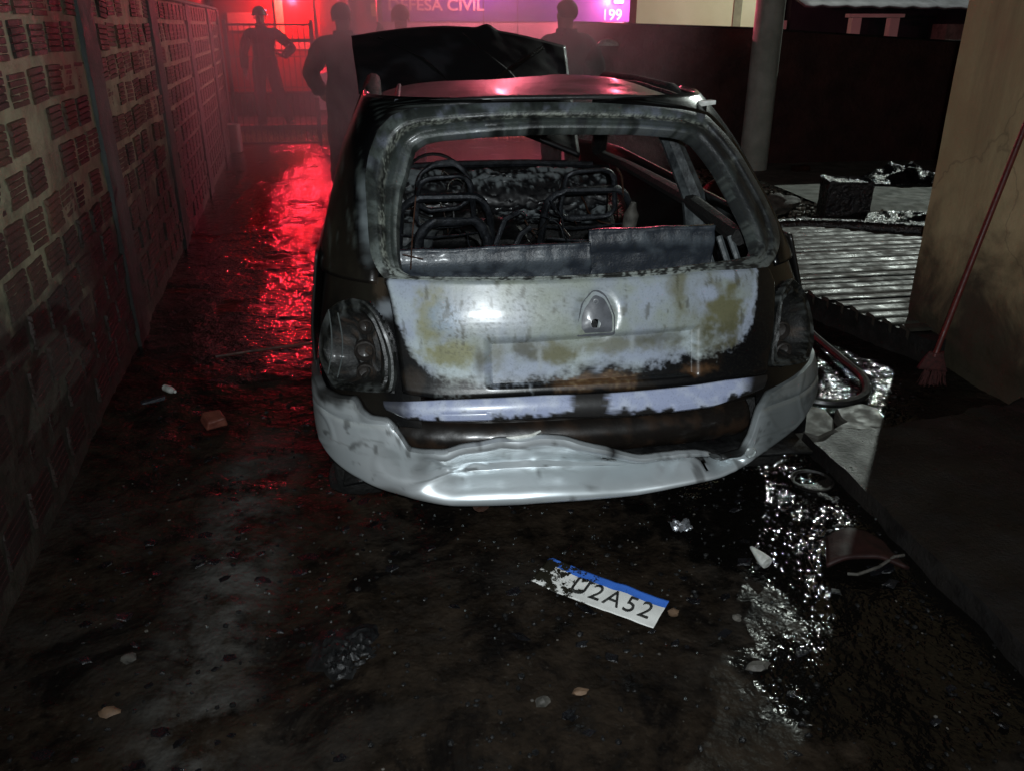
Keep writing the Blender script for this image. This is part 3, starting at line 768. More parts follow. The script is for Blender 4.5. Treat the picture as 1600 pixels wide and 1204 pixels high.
# bumper: dented, torn, melted along its top
BT, BB = ease_line(BTOP, 240, 1), ease_line(BBOT, 240, 30)
T0, T1 = -HP - .28, HP + .22
def zof(L, t): return interp(t, [p[0] for p in L], [p[1] for p in L])
bt_x = [p[0] for p in BT]; bt_z = [p[1] for p in BT]; bb_x = [p[0] for p in BB]; bb_z = [p[1] for p in BB]
for k in range(1, len(bt_x)): bt_x[k] = max(bt_x[k], bt_x[k - 1] + 1e-5)
def bumper_pt(u, v):
    t = lerp(T0, T1, u)
    zt, zb = interp(t, bt_x, bt_z), interp(t, bb_x, bb_z)
    if t < -HP: zt, zb = lerp(zt, .52, clamp(-HP - t) * 3), lerp(zb, .33, clamp((-HP - t) * 4))
    z = lerp(zt, zb, v); q = xq = t / HP
    p0 = raw(t, z); X = p0.x
    mid = sstep(-.02, .16, X) * sstep(1.06, .94, X)
    n1 = fbm(X, z, 0, 5, 3); n2 = fbm(X, z, 2, 18, 3)
    # lower lip rolls under, upper lip rolls in
    off = .014 - .045 * sstep(.86, 1, v) ** 2 - .02 * sstep(.04, 0, v)
    dent = sstep(.08, .50, v) * sstep(.86, .62, v)
    off -= mid * .085 * dent * (1 + .3 * n1)
    off += mid * .016 * sstep(.62, .88, v) + mid * .014 * sstep(.20, .04, v) * (1 + n1)
    # folds where the dent begins on the left, and torn crumples on the right
    off += .010 * math.exp(-((X - .10 - .10 * v) / .028) ** 2) * sstep(0, .15, v) * sstep(.75, .4, v)
    off -= .012 * math.exp(-((X - .05 - .10 * v) / .02) ** 2) * sstep(.02, .2, v) * sstep(.7, .4, v)
    off += .010 * n2 * sstep(.66, .76, X) * sstep(1.0, .92, X) * sstep(.55, .1, v)
    off += .004 * n1
    rg = abs(noise.noise(Vector((X * 7, z * 9, 3.3)))); rg2 = abs(noise.noise(Vector((X * 16 + z * 9, z * 14, 8.1))))
    off += mid * (.004 * sstep(.16, 0, rg) + .010 * sstep(.2, 0, rg2) * sstep(.74, .84, X)) * sstep(.75, .4, v)
    off += .0025 * sstep(.14, 0, rg) * (1 - mid)
    if X > 1.05: off -= .018 * sstep(1.05, 1.2, X)
    # moulding groove on the corners
    gl = math.exp(-((z - .505 - .02 * fbm(X, 0, 0, 4, 2)) / .006) ** 2) * (sstep(.04, -.04, X) + sstep(1.06, 1.12, X))
    off -= .006 * gl
    U, V = UV(p0)
    c = mix((.56, .61, .63), (.66, .70, .72), sstep(-.2, .2, n1)); r = .38
    scr = fbm(X * .6, z * 9, 2, 9, 4)
    c = mix(c, (.20, .21, .20), .4 * sstep(.16, .34, scr) * sstep(.95, .6, v))
    c = mix(c, (.05, .045, .04), .6 * sstep(.22, .36, fbm(X, z, 31, 22, 3)))
    c = mix(c, (.10, .09, .075), .55 * sstep(.88, 1., v + .25 * n1))
    dark_tone = sstep(.12, .34, fbm(X, z, 6, 9, 5)) * .35 * sstep(.7, .3, v)  # patchy grey that also puts some of the dent's shade into the colour
    c = mix(c, (.16, .17, .16), dark_tone)
    # soot along the burnt top edge and on the right corner
    dz = zt - z
    s = sstep(.028, .0, dz + .02 * n2 + .012) * (.9 * sstep(.1, -.1, X) + .5 * sstep(.9, 1.0, X))
    s = max(s, .93 * sstep(.045, .0, dz + .05 * n2) * sstep(-.08, -.16, X))
    s = max(s, .9 * sstep(1.10, .98, X) * sstep(.90, .96, X) * sstep(.35, .1, v + .8 * n2))
    c = mix(c, (.02, .018, .016), s); r = lerp(r, .5, s)
    drip = max(math.exp(-((X - .93 + .02 * n1) / .022) ** 2) * sstep(.95, .5, v), math.exp(-((X - .60) / .02) ** 2) * sstep(.5, .1, v), .8 * sstep(.80, .99, X) * sstep(1.06, 1.02, X) * sstep(.22, .04, v + .7 * n2))
    c = mix(c, (.012, .011, .01), clamp(drip)); r = lerp(r, .5, clamp(drip))
    c = mix(c, (.17, .19, .19), .8 * sstep(1.04, 1.14, X))
    return (pt(t, z, off), (*c, r))
tears = [[(.575, .402), (.625, .398), (.602, .368)], [(.775, .372), (.80, .374), (.782, .345)], [(.885, .392), (.955, .386), (.935, .325), (.915, .318), (.897, .348)]]
def inpoly(x, y, P):
    c = False; n = len(P)
    for i in range(n):
        (x1, y1), (x2, y2) = P[i], P[i - 1]
        if (y1 > y) != (y2 > y) and x < (x2 - x1) * (y - y1) / (y2 - y1) + x1: c = not c
    return c
def torn(u, v):
    t = lerp(T0, T1, u); zt, zb = interp(t, bt_x, bt_z), interp(t, bb_x, bb_z); z = lerp(zt, zb, v)
    p = raw(t, z); j = .008 * fbm(p.x, z, 1, 60, 2)
    return any(inpoly(p.x + j, z + j, P) for P in tears)
mb = MB(); mb.grid(320, 52, bumper_pt, skip=torn)
BU = cobj('rear_bumper', mb, M['bumper'], solid=.005, smooth=60, label='dented and torn white rear bumper, sooted along its top edge')
c_ = pt(q2t(.5787), .372, .02)
mb = MB(); mb.lathe([(.019, .014), (.019, -.004), (.015, -.008), (.0125, -.004), (.006, -.006), (.0001, -.007)], 24, 'y', tuple(c_), (.5, .54, .54, .25))
cobj('tow_eye_cap', mb, M['bumper'], BU)
# curled scraps of melted trim
for pts, r in (([(1.015, 2.40, .545), (1.045, 2.38, .552), (1.085, 2.40, .565), (1.11, 2.42, .585)], .008), ([(1.05, 2.37, .485), (1.062, 2.36, .505), (1.07, 2.365, .53)], .007), ([(.27, 2.165, .478), (.31, 2.15, .486), (.36, 2.15, .490), (.39, 2.16, .497)], .006)):
    mb = MB(); mb.tube(pts, [r * .6] + [r] * (len(pts) - 2) + [r * .5], 6); cobj('melted_trim', mb, M['whitebit'], BU)

# tail lights: burnt-out wells
def tail_light(L, side, label):
    n = 72; C = smooth_line(resample(L, n, True), 1, True)
    c0 = (sum(p[0] for p in C) / n, sum(p[1] for p in C) / n)
    cav = (c0[0] - side * (.07 if side < 0 else .0), c0[1] - .015)     # the deep well lies towards the middle of the car
    cav = (c0[0] - side * .05, c0[1] - .006)
    rows = [(1.0, -.02), (1.0, .010), (.96, .013), (.92, .006), (.88, .002), (.84, .006), (.80, .0), (.76, -.02), (.70, -.045), (.55, -.06), (.40, -.055), (.25, -.065), (.05, -.062)]
    mb = MB()
    for k, off in rows:
        s_ = clamp((.9 - k) / .3)
        for p in C:
            cx, cz = lerp(c0[0], cav[0], s_), lerp(c0[1], cav[1], s_)
            t = cx + (p[0] - c0[0]) * k * lerp(1, .70, s_); z = cz + (p[1] - c0[1]) * k * lerp(1, .95, s_)
            nz = fbm(t * 3, z * 6, k, 4, 4); nf = fbm(t * 20, z * 20, k, 2, 3); ns = fbm(t * 9, z * 1.5, 4, 3, 3)
            o_ = off + .008 * nz * (k < .95) + .005 * nf * (k < .9)
            g = clamp(.012 + .13 * ns + .08 * nf, .003, .12)
            col = (g * .92, g, g * .97) if k > .78 else mix((.003, .003, .003), (.035, .022, .015), sstep(.08, .34, nz + nf * .6))
            mb.vert(pt(t, z, o_), (*col, .4 if k > .78 else .6))
    for j in range(len(rows) - 1):
        for i in range(n): l = (i + 1) % n; mb.face(j * n + i, j * n + l, (j + 1) * n + l, (j + 1) * n + i)
    mb.f.append(tuple((len(rows) - 1) * n + i for i in range(n)))
    o = cobj('tail_light', mb, M['blister'], label=label)
    for dz, rr in ((.075, .024), (.0, .032), (-.062, .028)):
        p = pt(cav[0], cav[1] + dz, -.05)
        b2 = MB(); b2.lathe([(rr, .012), (rr, -.010), (rr * .85, -.014), (rr * .7, .004), (rr * .3, .010), (.0001, .010)], 20, 'y', tuple(p), (.016, .012, .010, .6))
        cobj('bulb_socket', b2, M['blister'], o)
    return o
tail_light(LIL, -1, 'burnt out left tail light well with bare bulb sockets')
tail_light(LIR, 1, 'burnt out right tail light well, sooty grey')
# ribs of the light's outer lens that melted on the left corner
for dt in (-.20, -.10):
    mb = MB(); L = []
    tm = sum(p[0] for p in LIL) / len(LIL)
    for k in range(12):
        z = lerp(.61, .80, k / 11); L.append(pt(tm + dt + .06 * math.sin(k * .28), z, .012))
    mb.tube(L, .0022, 6); mb.c = [(.07, .08, .08, .3)] * len(mb.v); cobj('lens_rib', mb, M['burnt'])

# quarter panels (behind lights, round the corners, forward to the doors) and side walls
RW, FW = .66, 3.13                                    # axles, metres ahead of the bumper
def side(sg):
    mb = MB()
    def f(u, v):
        t = sg * lerp(q2t(.62), HP + .75, u); z = lerp(.915, .50, v)
        p0 = raw(t, z); return (pt(t, z, -.012 * sg * sg), paint_quarter(p0))
    LP = LIL if sg < 0 else LIR
    mb.grid(110, 60, f, flip=sg < 0, skip=lambda u, v: inpoly(sg * lerp(q2t(.62), HP + .75, u), lerp(.915, .50, v), LP)); cobj('quarter_panel', mb, M['sootpaint'], smooth=60)
    mb = MB()
    def g(u, v):
        y = lerp(.46, 3.62, u); a = 0
        for ax in (RW, FW):
            d = abs(y - ax)
            if d < .34: a = max(a, .26 + math.sqrt(.34 ** 2 - d * d))
        lo = max(.24, a); z = lerp(.94 - .05 * sstep(2.6, 3.6, y), lo, v)
        x = xcen(z) + sg * (wid(z) + .018 - .10 * sstep(3.1, 3.62, y))
        p = (x, CY + y, z); n1 = fbm(x, y, z, 4, 4)
        c = mix((.003, .003, .003), (.012, .010, .009), sstep(0, .3, n1)); return (p, (*c, .4))
    mb.grid(120, 16, g); cobj('body_side', mb, M['burnt'], solid=.01)
    # rear roof pillar
    mb = MB(); ol = sorted([(z, t) for t, z in OUTER if t * sg > 0 and z > .92])
    zs = [a for a, _ in ol]; ts = [b for _, b in ol]
    def h(u, v):
        z = lerp(.895, 1.385, v); t0 = interp(z, zs, ts); ext = lerp(.34, .10, v ** .7)
        if sg > 0: ext *= .75
        t = lerp(t0, sg * (HP + ext), u ** .8)
        p0 = raw(t, z); return (pt(t, z, .004 - .01 * sstep(.06, 0, u)), paint_quarter(p0))
    mb.grid(44, 44, h, flip=sg < 0); cobj('rear_pillar', mb, M['sootpaint'], solid=.02, smooth=60)
    # cant rail and front pillar, door pillar
    xr = lambda z, k=0: xcen(z) + sg * (wid(z) + k)
    mb = MB(); rail = [(xr(1.335, -.05), CY + .80, 1.325), (xr(1.36, -.03), CY + 1.0, 1.362), (xr(1.37, -.03), CY + 1.5, 1.368), (xr(1.36, -.03), CY + 2.0, 1.352), (xr(1.30, -.03), CY + 2.3, 1.30), (xr(1.1, -.04), CY + 2.62, 1.09), (xr(.94, -.05), CY + 2.92, .90)]
    mb.tube(rail, [.03, .032, .032, .034, .036, .04, .045], 10); cobj('roof_rail', mb.rough(.008, 18), M['tyre'])
    mb = MB(); mb.tube([(xr(1.34, -.035), CY + 1.42, 1.35), (xr(1.15, -.03), CY + 1.36, 1.15), (xr(.95, -.02), CY + 1.30, .92), (xr(.7, -.03), CY + 1.28, .5)], [.038, .042, .05, .06], 8)
    cobj('door_pillar', mb, M['ash'] if sg > 0 else M['soot'])
    mb = MB(); mb.tube([(xr(.93, -.09), CY + .62, .90), (xr(.93, -.04), CY + 1.3, .90), (xr(.92, -.03), CY + 2.3, .885), (xr(.9, -.05), CY + 2.92, .87)], .032, 8); cobj('door_sill_rail', mb.rough(.012, 14), M['tyre'])
side(-1); side(1)

# roof, warped by the heat
def roof(u, v):
    q = lerp(-.995, .995, u); t = q2t(q)
    zr = 1.385 - .015 * abs(q) ** 3
    a = raw(t, zr)
    yf = CY + 2.12 + .10 * (1 - q * q); xf = xcen(1.38) + q * .53
    y = lerp(a.y - .005, yf, v); x = lerp(a.x, xf, v)
    z = zr + .024 * (1 - q ** 2) * math.sin(math.pi * clamp(v * .9 + .06)) ** .7 - .05 * v ** 2 - .03 * abs(q) ** 4
    z += .022 * math.exp(-((q - .62) / .3) ** 2) * sstep(.05, .35, v) - .012 * math.exp(-((q + .2) / .4) ** 2) * sstep(.1, .4, v)
    n1 = fbm(x, y, 0, 5, 4); z += .006 * n1
    c = mix((.012, .012, .013), (.035, .032, .032), sstep(-.1, .3, n1))
    return ((x, y, z), (*c, .40))
mb = MB(); mb.grid(80, 60, roof); cobj('roof', mb, M['blister'], solid=.012, smooth=60, label='sooty heat-warped roof skin')
for sg in (-1, 1):
    mb = MB(); mb.tube([(roof(.5 + sg * .41, v)[0][0], roof(.5 + sg * .41, v)[0][1], roof(.5 + sg * .41, v)[0][2] + .006) for v in [k / 14 for k in range(15)]], .009, 6)
    cobj('drip_rail', mb, M['steel'])
# lip of the roof skin lifted at the right rear corner
mb = MB(); mb.box((1.0, 2.72, 1.352), (1.045, 2.76, 1.362), .006); cobj('lifted_roof_flake', mb, M['whitebit'])

# floor pan, wheel wells, bulkhead
mb = MB()
mb.grid(20, 30, lambda u, v: (lerp(-.2, 1.33, u), CY + lerp(.12, 3.5, v), .30 + .03 * fbm(u * 9, v * 12, 0, 1, 3)))
mb.grid(20, 8, lambda u, v: (lerp(.12, 1.0, u), CY + lerp(.22, .26, v), lerp(.30, .80, v)))
mb.grid(20, 8, lambda u, v: (lerp(-.2, 1.33, u), CY + 2.95, lerp(.30, .80, v)))
cobj('floor_pan', mb, M['soot'], solid=.01)
for sg in (-1, 1):
    mb = MB(); mb.grid(18, 6, lambda u, v: (.566 + sg * lerp(.55, .82, v), CY + RW - .36 * math.cos(math.pi * u), .28 + .36 * math.sin(math.pi * u))); cobj('wheel_arch', mb, M['soot'], solid=.01)
# front end
mb = MB(); mb.grid(30, 10, lambda u, v: (lerp(-.16, 1.29, u), CY + 3.78 - .18 * (2 * u - 1) ** 2 - .05 * v, lerp(.25, .62, v))); cobj('front_panel', mb, M['soot'], solid=.02)
mb = MB(); mb.blob((.55, CY + 3.35, .48), .2, .3, (2.0, 1.0, .8), 4, 3); cobj('engine', mb, M['soot'])
# dashboard, burnt to its steel beam
mb = MB()
def dash(u, v):
    x = lerp(-.08, 1.21, u); a = v * 3.6
    n1 = fbm(x, v, 0, 4, 4); n2 = fbm(x, v, 3, 14, 3)
    y = CY + 2.66 - .14 * math.sin(a * .75 + .2) + .03 * n1; z = .80 - .26 * v + .05 * math.cos(a * 1.2) * .6 + .045 * n1 + .022 * n2
    n3 = fbm(x, v * .5, 6, 34, 3); c = mix((.010, .010, .012), (.24, .27, .28), sstep(.06, .34, .45 * n1 + .6 * n2 + .6 * n3 + .16 * math.sin(v * 9 + 1))); return ((x, y, z), (*c, .38))
mb.grid(220, 60, dash); cobj('dashboard', mb, M['burnt'], solid=.01, label='dashboard burnt down to ashen shreds')
mb = MB(); mb.tube([(-.06, CY + 2.78, .83), (.3, CY + 2.80, .845), (.8, CY + 2.80, .845), (1.18, CY + 2.78, .83)], .022, 8); cobj('windscreen_cowl', mb, M['steel'])
# steering wheel rim left bare
mb = MB(); mb.tube([(.22 + .17 * math.cos(a), CY + 2.36 + .06 * math.sin(a), .80 + .16 * math.sin(a)) for a in [2 * math.pi * k / 28 for k in range(28)]], .009, 6, True); cobj('steering_wheel', mb, M['soot'])

def rrect(cx, cz, hw, hh, r, y, lean=.18, n=6, squash=0.):
    out = []
    for k, (sx, sz) in enumerate(((1, 1), (-1, 1), (-1, -1), (1, -1))):
        for i in range(n + 1):
            a = math.pi / 2 * (k + i / n)
            dx, dz = r * math.cos(a), r * math.sin(a)
            x = sx * (hw - r) + dx; z = sz * (hh - r) + dz
            w_ = 1 - squash * (z / hh)
            out.append((cx + x * w_, y - lean * (z), cz + z))
    return out
def seat(x, y, label, rear=True):
    s = bpy.data.objects.new('seat', None); COL.objects.link(s); s.parent = CAR; s.location = (x - CX, y - CY, 0); s['label'] = label
    def put(n, mb, m):
        mb.rough(.012, 9); mb.rough(.006, 45); return obj(n, mb, m, s)
    mb = MB(); mb.tube(rrect(0, .62, .21, .30, .09, 0, .22, squash=.12), .017, 8, True); put('back_frame', mb, M['steel'])
    mb = MB(); mb.tube(rrect(0, .90, .115, .105, .05, -.05, .15, squash=.1), .011, 8, True); put('headrest_frame', mb, M['steel'])
    for k in range(4):
        z = .46 + .1 * k; mb = MB(); mb.tube([(-.19, -.02 - .22 * (z - .62), z), (-.06, .01 - .22 * (z - .62), z - .015), (.06, .01 - .22 * (z - .62), z - .012), (.19, -.02 - .22 * (z - .62), z)], .004, 5); put('spring_wire', mb, M['steel'])
    mb = MB()
    mb.grid(10, 10, lambda u, v: (lerp(-.22, .22, u), lerp(.05, .5, v), .36 + .03 * fbm(u * 4, v * 4, x, 1, 3) + .05 * v)); o = put('seat_pan', mb, M['soot'])
    return s
seat(.215, 3.62, 'bare tubular frame of the left front seat')
seat(.86, 3.70, 'bare tubular frame of the right front seat')
# rear bench frames: rounded steel hoops behind the folded panels
def hoop(cx, cz, hw, hh, y, r=.02, name='bench_hoop'):
    mb = MB(); mb.tube(rrect(cx, cz, hw, hh, .075, y, .12, squash=.1), r, 10, True); mb.rough(.014, 8); mb.rough(.007, 40); return cobj(name, mb, M['steel'])
hoop(.225, .755, .14, .125, 3.28); hoop(.225, .93, .115, .10, 3.75, .012)
mb = MB(); mb.tube([(.43, 3.3, .68), (.40, 3.3, .78), (.44, 3.32, .87), (.50, 3.33, .90)], .012, 8); cobj('bench_hoop', mb, M['steel'])
mb = MB(); mb.tube([(.47, 3.2, .70), (.455, 3.2, .77), (.49, 3.22, .83), (.53, 3.22, .86)], .012, 8); cobj('bench_hoop', mb, M['steel'])
for z in (.73, .77): mb = MB(); mb.tube([(.62, 3.35, z + .01), (.75, 3.33, z), (.92, 3.35, z - .005)], .006, 6); cobj('bench_wire', mb, M['steel'])
# folded rear seat backs: ashen steel panels just inside the opening
def bench(x0, x1, y, zt, name, sk):
    mb = MB()
    def f(u, v):
        x = lerp(x0, x1, u); z = lerp(zt + sk * u + .010 * fbm(x, y, 0, 6, 4), .62, v); n1 = fbm(x, z, y, 5, 4)
        n4 = fbm(x, z, 3, 22, 3); off = .010 * math.exp(-((z - zt + .045) / .02) ** 2) + .010 * n1 + .005 * n4; n1 += .7 * n4
        c = mix((.02, .025, .034), (.06, .072, .085), sstep(-.1, .3, n1 + .3 * math.exp(-((z - zt + .045) / .02) ** 2)))
        return ((x, y - off + .25 * (zt - z) * .1, z), (*c, .4))
    mb.grid(110, 40, f); return cobj(name, mb, M['blister'], solid=.02)
bench(-.05, .63, 2.62, .935, 'seat_back_panel', .01)
bench(.64, 1.075, 2.70, .962, 'seat_back_panel', .008)
for x in (1.10, 1.16, 1.2):
    mb = MB(); mb.tube([(x, 2.78, .60), (x + .01, 2.75, .80), (x - .02, 2.80, .90)], .012, 6); cobj('side_trim_bracket', mb, M['ash'])
random.seed(31)
for k in range(26):
    x, y, z = random.uniform(0, 1.1), random.uniform(2.85, 4.7), random.uniform(.62, .86); L = []
    d = Vector((random.uniform(-1, 1), random.uniform(-.4, .4), random.uniform(-.5, .7))).normalized()
    for q in range(7):
        L.append((x, y, z)); d = (d + Vector((random.uniform(-.6, .6), random.uniform(-.4, .4), random.uniform(-.7, .5)))).normalized(); x += d.x * .05; y += d.y * .05; z = max(.55, z + d.z * .05)
    mb = MB(); mb.tube(catmull(L, 3), random.uniform(.002, .005), 5); cobj('burnt_wire', mb, random.choice((M['steel'], M['rust'], M['soot'])))
for k in range(14):
    mb = MB(); mb.blob((random.uniform(0, 1.1), random.uniform(2.9, 4.6), random.uniform(.45, .7)), random.uniform(.05, .12), .45, (1.3, 1, .7), k, 3); cobj('charred_foam', mb, random.choice((M['soot'], M['soot'], M['ash'])))
# two hanging heater wires at the window's left edge
mb = MB(); mb.tube([(pt(q2t(-.66), z, -.05).x, pt(q2t(-.66), z, -.05).y, z) for z in (.93, 1.0, 1.06, 1.12)], .002, 5); cobj('heater_wire', mb, M['rust'])
mb = MB(); mb.tube([(pt(q2t(-.70), .99, -.05)), (pt(q2t(-.62), .985, -.07))], .002, 5); cobj('heater_wire', mb, M['rust'])

# bonnet, torn up and leaning back
def bonnet(u, v):
    A, B, Cc, Dd = Vector((-.20, 5.72, 1.51)), Vector((1.15, 5.72, 1.45)), Vector((1.11, 5.02, .86)), Vector((-.17, 5.25, 1.22))
    p = A.lerp(B, u).lerp(Dd.lerp(Cc, u), v)
    p.z += .085 * math.sin(math.pi * u) * (1 - v) + .03 * math.exp(-((u - .62) / .03) ** 2) * sstep(.12, 0, v)
    p.z += .05 * math.sin(math.pi * u) * v
    p.y -= .06 * math.sin(math.pi * u); n1 = fbm(p.x, p.y, p.z, 4, 4); p.y += .03 * n1
    c = mix((.010, .010, .012), (.035, .036, .042), sstep(0, .3, n1)); return (p, (*c, .5))
mb = MB(); mb.grid(60, 36, bonnet); cobj('bonnet', mb, M['burnt'], solid=.025, label='blackened bonnet standing open')
for p0, p1 in ((.12, .5), (.88, .5), (.5, .9)):
    mb = MB(); mb.tube([bonnet(p0, .06)[0] + Vector((0, -.03, 0)), bonnet((p0 + p1) / 2, .4)[0] + Vector((0, -.03, 0)), bonnet(p1, .8)[0] + Vector((0, -.03, 0))], .016, 6); cobj('bonnet_brace', mb, M['soot'])

# wheels with burnt tyres
def wheel(x, y, flat):
    w_ = bpy.data.objects.new('wheel', None); COL.objects.link(w_); w_.parent = CAR; w_.location = (x - CX, y - CY, .28)
    mb = MB(); n = 40
    for i in range(n):
        a = 2 * math.pi * i / n
        for k in range(12):
            b = 2 * math.pi * k / 12
            r = .225 + .055 * math.cos(b); X = .085 * math.sin(b)
            Y, Z = r * math.cos(a), r * math.sin(a)
            if Z < -.17: X *= 1 + flat * (-.17 - Z) * 9; Z = -.17 + (Z + .17) * (1 - flat * .3)
            nz = 1 + .04 * fbm(Y, Z, X, 14, 3); mb.vert((X * nz, Y * nz, max(Z, -.262)))
    for i in range(n):
        for k in range(12):
            a, b = i * 12, ((i + 1) % n) * 12; l = (k + 1) % 12
            mb.face(a + k, a + l, b + l, b + k)
    obj('tyre', mb, M['tyre'], w_)
    mb = MB(); mb.lathe([(.18, -.07), (.17, -.05), (.165, .05), (.18, .07), (.16, .06), (.09, .03), (.03, .05), (.001, .05)], 28, 'x'); obj('rim', mb, M['rust'], w_)
for x in (-.165, 1.30):
    for y in (RW - .06, FW): wheel(x, CY + y, 1.)
# exhaust hanging below
mb = MB(); mb.tube([(.22, CY + .10, .20), (.2, CY + .5, .20), (.2, CY + 1.2, .22)], [.028, .03, .03], 10); cobj('exhaust', mb, M['rust'])

# ------------------------------------------------------------------ beyond the gate
GT = thing('mesh_gate', 'dark metal gate of thin upright rods at the end of the drive', 'gate', (-2.12, 12.55, 0))
for k in range(15):
    mb = MB(); mb.tube([(.078 * k + .02, 0, .05), (.078 * k + .02, 0, 1.62)], .006, 5); obj('rod', mb, M['gatemetal'], GT)
for z in (.06, .42, .80, 1.2, 1.6):
    mb = MB(); mb.tube([(0, -.008, z), (1.14, -.008, z)], .016 if z in (.06, 1.6) else .007, 6); obj('cross_rail', mb, M['gatemetal'], GT)
for x in (0, 1.14):
    mb = MB(); mb.box((x - .022, -.022, 0), (x + .022, .022, 1.66)); obj('stile', mb, M['gatemetal'], GT, smooth=False, bevel=.004)
mb = MB(); mb.box((1.09, -.06, .66), (1.17, -.024, .82)); obj('lock_box', mb, M['whitebit'], GT, smooth=False, bevel=.006)
PB = thing('gate_post', 'short grey concrete post at the foot of the brick wall by the gate', 'post', (-2.15, 12.2, 0))
mb = MB(); mb.grid(12, 10, lambda u, v: ((.13 + .01 * fbm(u * 6, v)) * math.copysign(abs(math.cos(6.2832 * u)) ** .5, math.cos(6.2832 * u)), .13 * math.copysign(abs(math.sin(6.2832 * u)) ** .5, math.sin(6.2832 * u)), .36 * v))
mb.f.append(tuple(range(10 * 13, 10 * 13 + 13))); obj('post_block', mb, M['concrete'], PB)

# grass verge between gate and street
random.seed(3); mb = MB()
for k in range(9000):
    x, y = random.uniform(-3.2, 2.2), random.uniform(13.0, 14.5); h = random.uniform(.02, .06); a = random.uniform(0, 6.28); w_ = .006
    dx, dy = math.cos(a), math.sin(a)
    i = mb.vert((x - dx * w_, y - dy * w_, 0)); mb.vert((x + dx * w_, y + dy * w_, 0)); mb.vert((x + dy * .03, y - dx * .03, h)); mb.face(i, i + 1, i + 2)
M['grass'] = pm('dry_grass', (.22, .20, .06), (.34, .30, .10), 8, r1=.7, bstr=0)
kind(obj('grass', mb, M['grass'], smooth=False), 'stuff', 'short yellowed grass of the verge behind the gate')
mb = MB(); mb.grid(60, 2, lambda u, v: (lerp(-8, 9, u), lerp(14.5, 14.68, v), .10 + .006 * fbm(u * 60, v)))
mb.grid(60, 1, lambda u, v: (lerp(-8, 9, u), 14.49, lerp(-.03, .10, v)))
kind(obj('kerb', mb, M['concrete'], smooth=35), 'structure', 'pale kerb of the street')

def rbox(mb, lo, hi, r=.06, n=3):
    """box with rounded upright edges"""
    (x0, y0, z0), (x1, y1, z1) = lo, hi; P = []
    for cx, cy, a0 in ((x1 - r, y1 - r, 0), (x0 + r, y1 - r, 1), (x0 + r, y0 + r, 2), (x1 - r, y0 + r, 3)):
        for k in range(n + 1):
            a = math.pi / 2 * (a0 + k / n); P.append((cx + r * math.cos(a), cy + r * math.sin(a)))
    b = len(mb.v); m = len(P)
    for z, s_ in ((z0, 1), (z1 - r * .6, 1), (z1, .0)):
        for x, y in P:
            if s_ == 0: cx, cy = (x0 + x1) / 2, (y0 + y1) / 2; x = cx + (x - cx) * (1 - 2 * r / (x1 - x0)); y = cy + (y - cy) * (1 - 2 * r / (y1 - y0))
            mb.vert((x, y, z))
    for j in range(2):
        for i in range(m): l = (i + 1) % m; mb.face(b + j * m + i, b + j * m + l, b + (j + 1) * m + l, b + (j + 1) * m + i)
    mb.f.append(tuple(b + 2 * m + i for i in range(m)))
    return mb
def truck_wheel(parent, x, y, r=.42):
    w_ = bpy.data.objects.new('wheel', None); COL.objects.link(w_); w_.parent = parent; w_.location = (x, y, r)
    mb = MB(); mb.lathe([(r * .62, .14), (r * .92, .13), (r, .09), (r, -.09), (r * .92, -.13), (r * .62, -.14)], 28, 'y'); obj('tyre', mb, M['tyre'], w_)
    mb = MB(); mb.lathe([(r * .62, -.14), (r * .55, -.08), (r * .3, -.06), (r * .2, -.1), (.001, -.1)], 20, 'y'); obj('rim', mb, M['steel'], w_)
def flat(name, x0, x1, z0, z1, y, m, parent, t=.02):
    mb = MB(); mb.box((x0, y - t, z0), (x1, y, z1)); return obj(name, mb, m, parent, smooth=False, bevel=.006)
def beacon(parent, x, y, z, col, em):
    mb = MB(); mb.lathe([(.07, 0), (.07, .06), (.055, .11), (.001, .13)], 16, c=(x, y, z)); obj('beacon', mb, emit('beacon', col, em), parent)

# red fire engine, side on
FT = thing('fire_engine', 'red fire engine with white ladder parked behind the gate', 'truck', (-1.2, 17.0, 0))
mb = MB(); rbox(mb, (-1.9, 0, .45), (2.1, 2.2, 3.0), .1); obj('body', mb, M['truckred'], FT, smooth=35)
mb = MB(); rbox(mb, (-4.2, 0, .45), (-1.95, 2.2, 2.7), .2); obj('cab', mb, M['truckred'], FT, smooth=35)
flat('side_window', -3.9, -2.5, 1.65, 2.4, -.004, M['glassdark'], FT)
flat('white_stripe', -1.6, -1.05, 1.50, 1.80, -.004, M['cream'], FT)
flat('side_stripe', -.9, 2.0, 1.18, 1.30, -.004, M['cream'], FT, .008)
for x in (-.62, .02, .9): flat('locker_shutter', x, x + .56, 1.36, 2.3, -.004, M['truckred'], FT, .03)
flat('lit_panel', .98, 1.28, 1.74, 1.96, -.036, emit('warm_panel', (1, .35, .12), .35), FT, .012)
flat('lit_panel', -.74, -.60, 1.45, 2.1, -.036, emit('warm_panel', (1, .42, .15), .25), FT, .012)
for x in (.36, .52):
    mb = MB(); mb.tube([(x + .06, -.12, 1.78), (x, -.10, 2.6)], .018, 6); obj('ladder_rail', mb, M['letter'], FT)
for z in (1.88, 2.12, 2.36):
    mb = MB(); mb.tube([(.42 - (z - 1.78) * .07, -.11, z), (.58 - (z - 1.78) * .07, -.11, z)], .015, 6); obj('ladder_rung', mb, M['letter'], FT)
for x in (-3.2, 1.2): truck_wheel(FT, x, .2, .48)
beacon(FT, -.45, -.08, 2.06, (1, .02, .03), 14)
lamp('truck_red_light', 'POINT', (-1.65, 16.72, 2.02), 300, (1, .03, .06), .07)

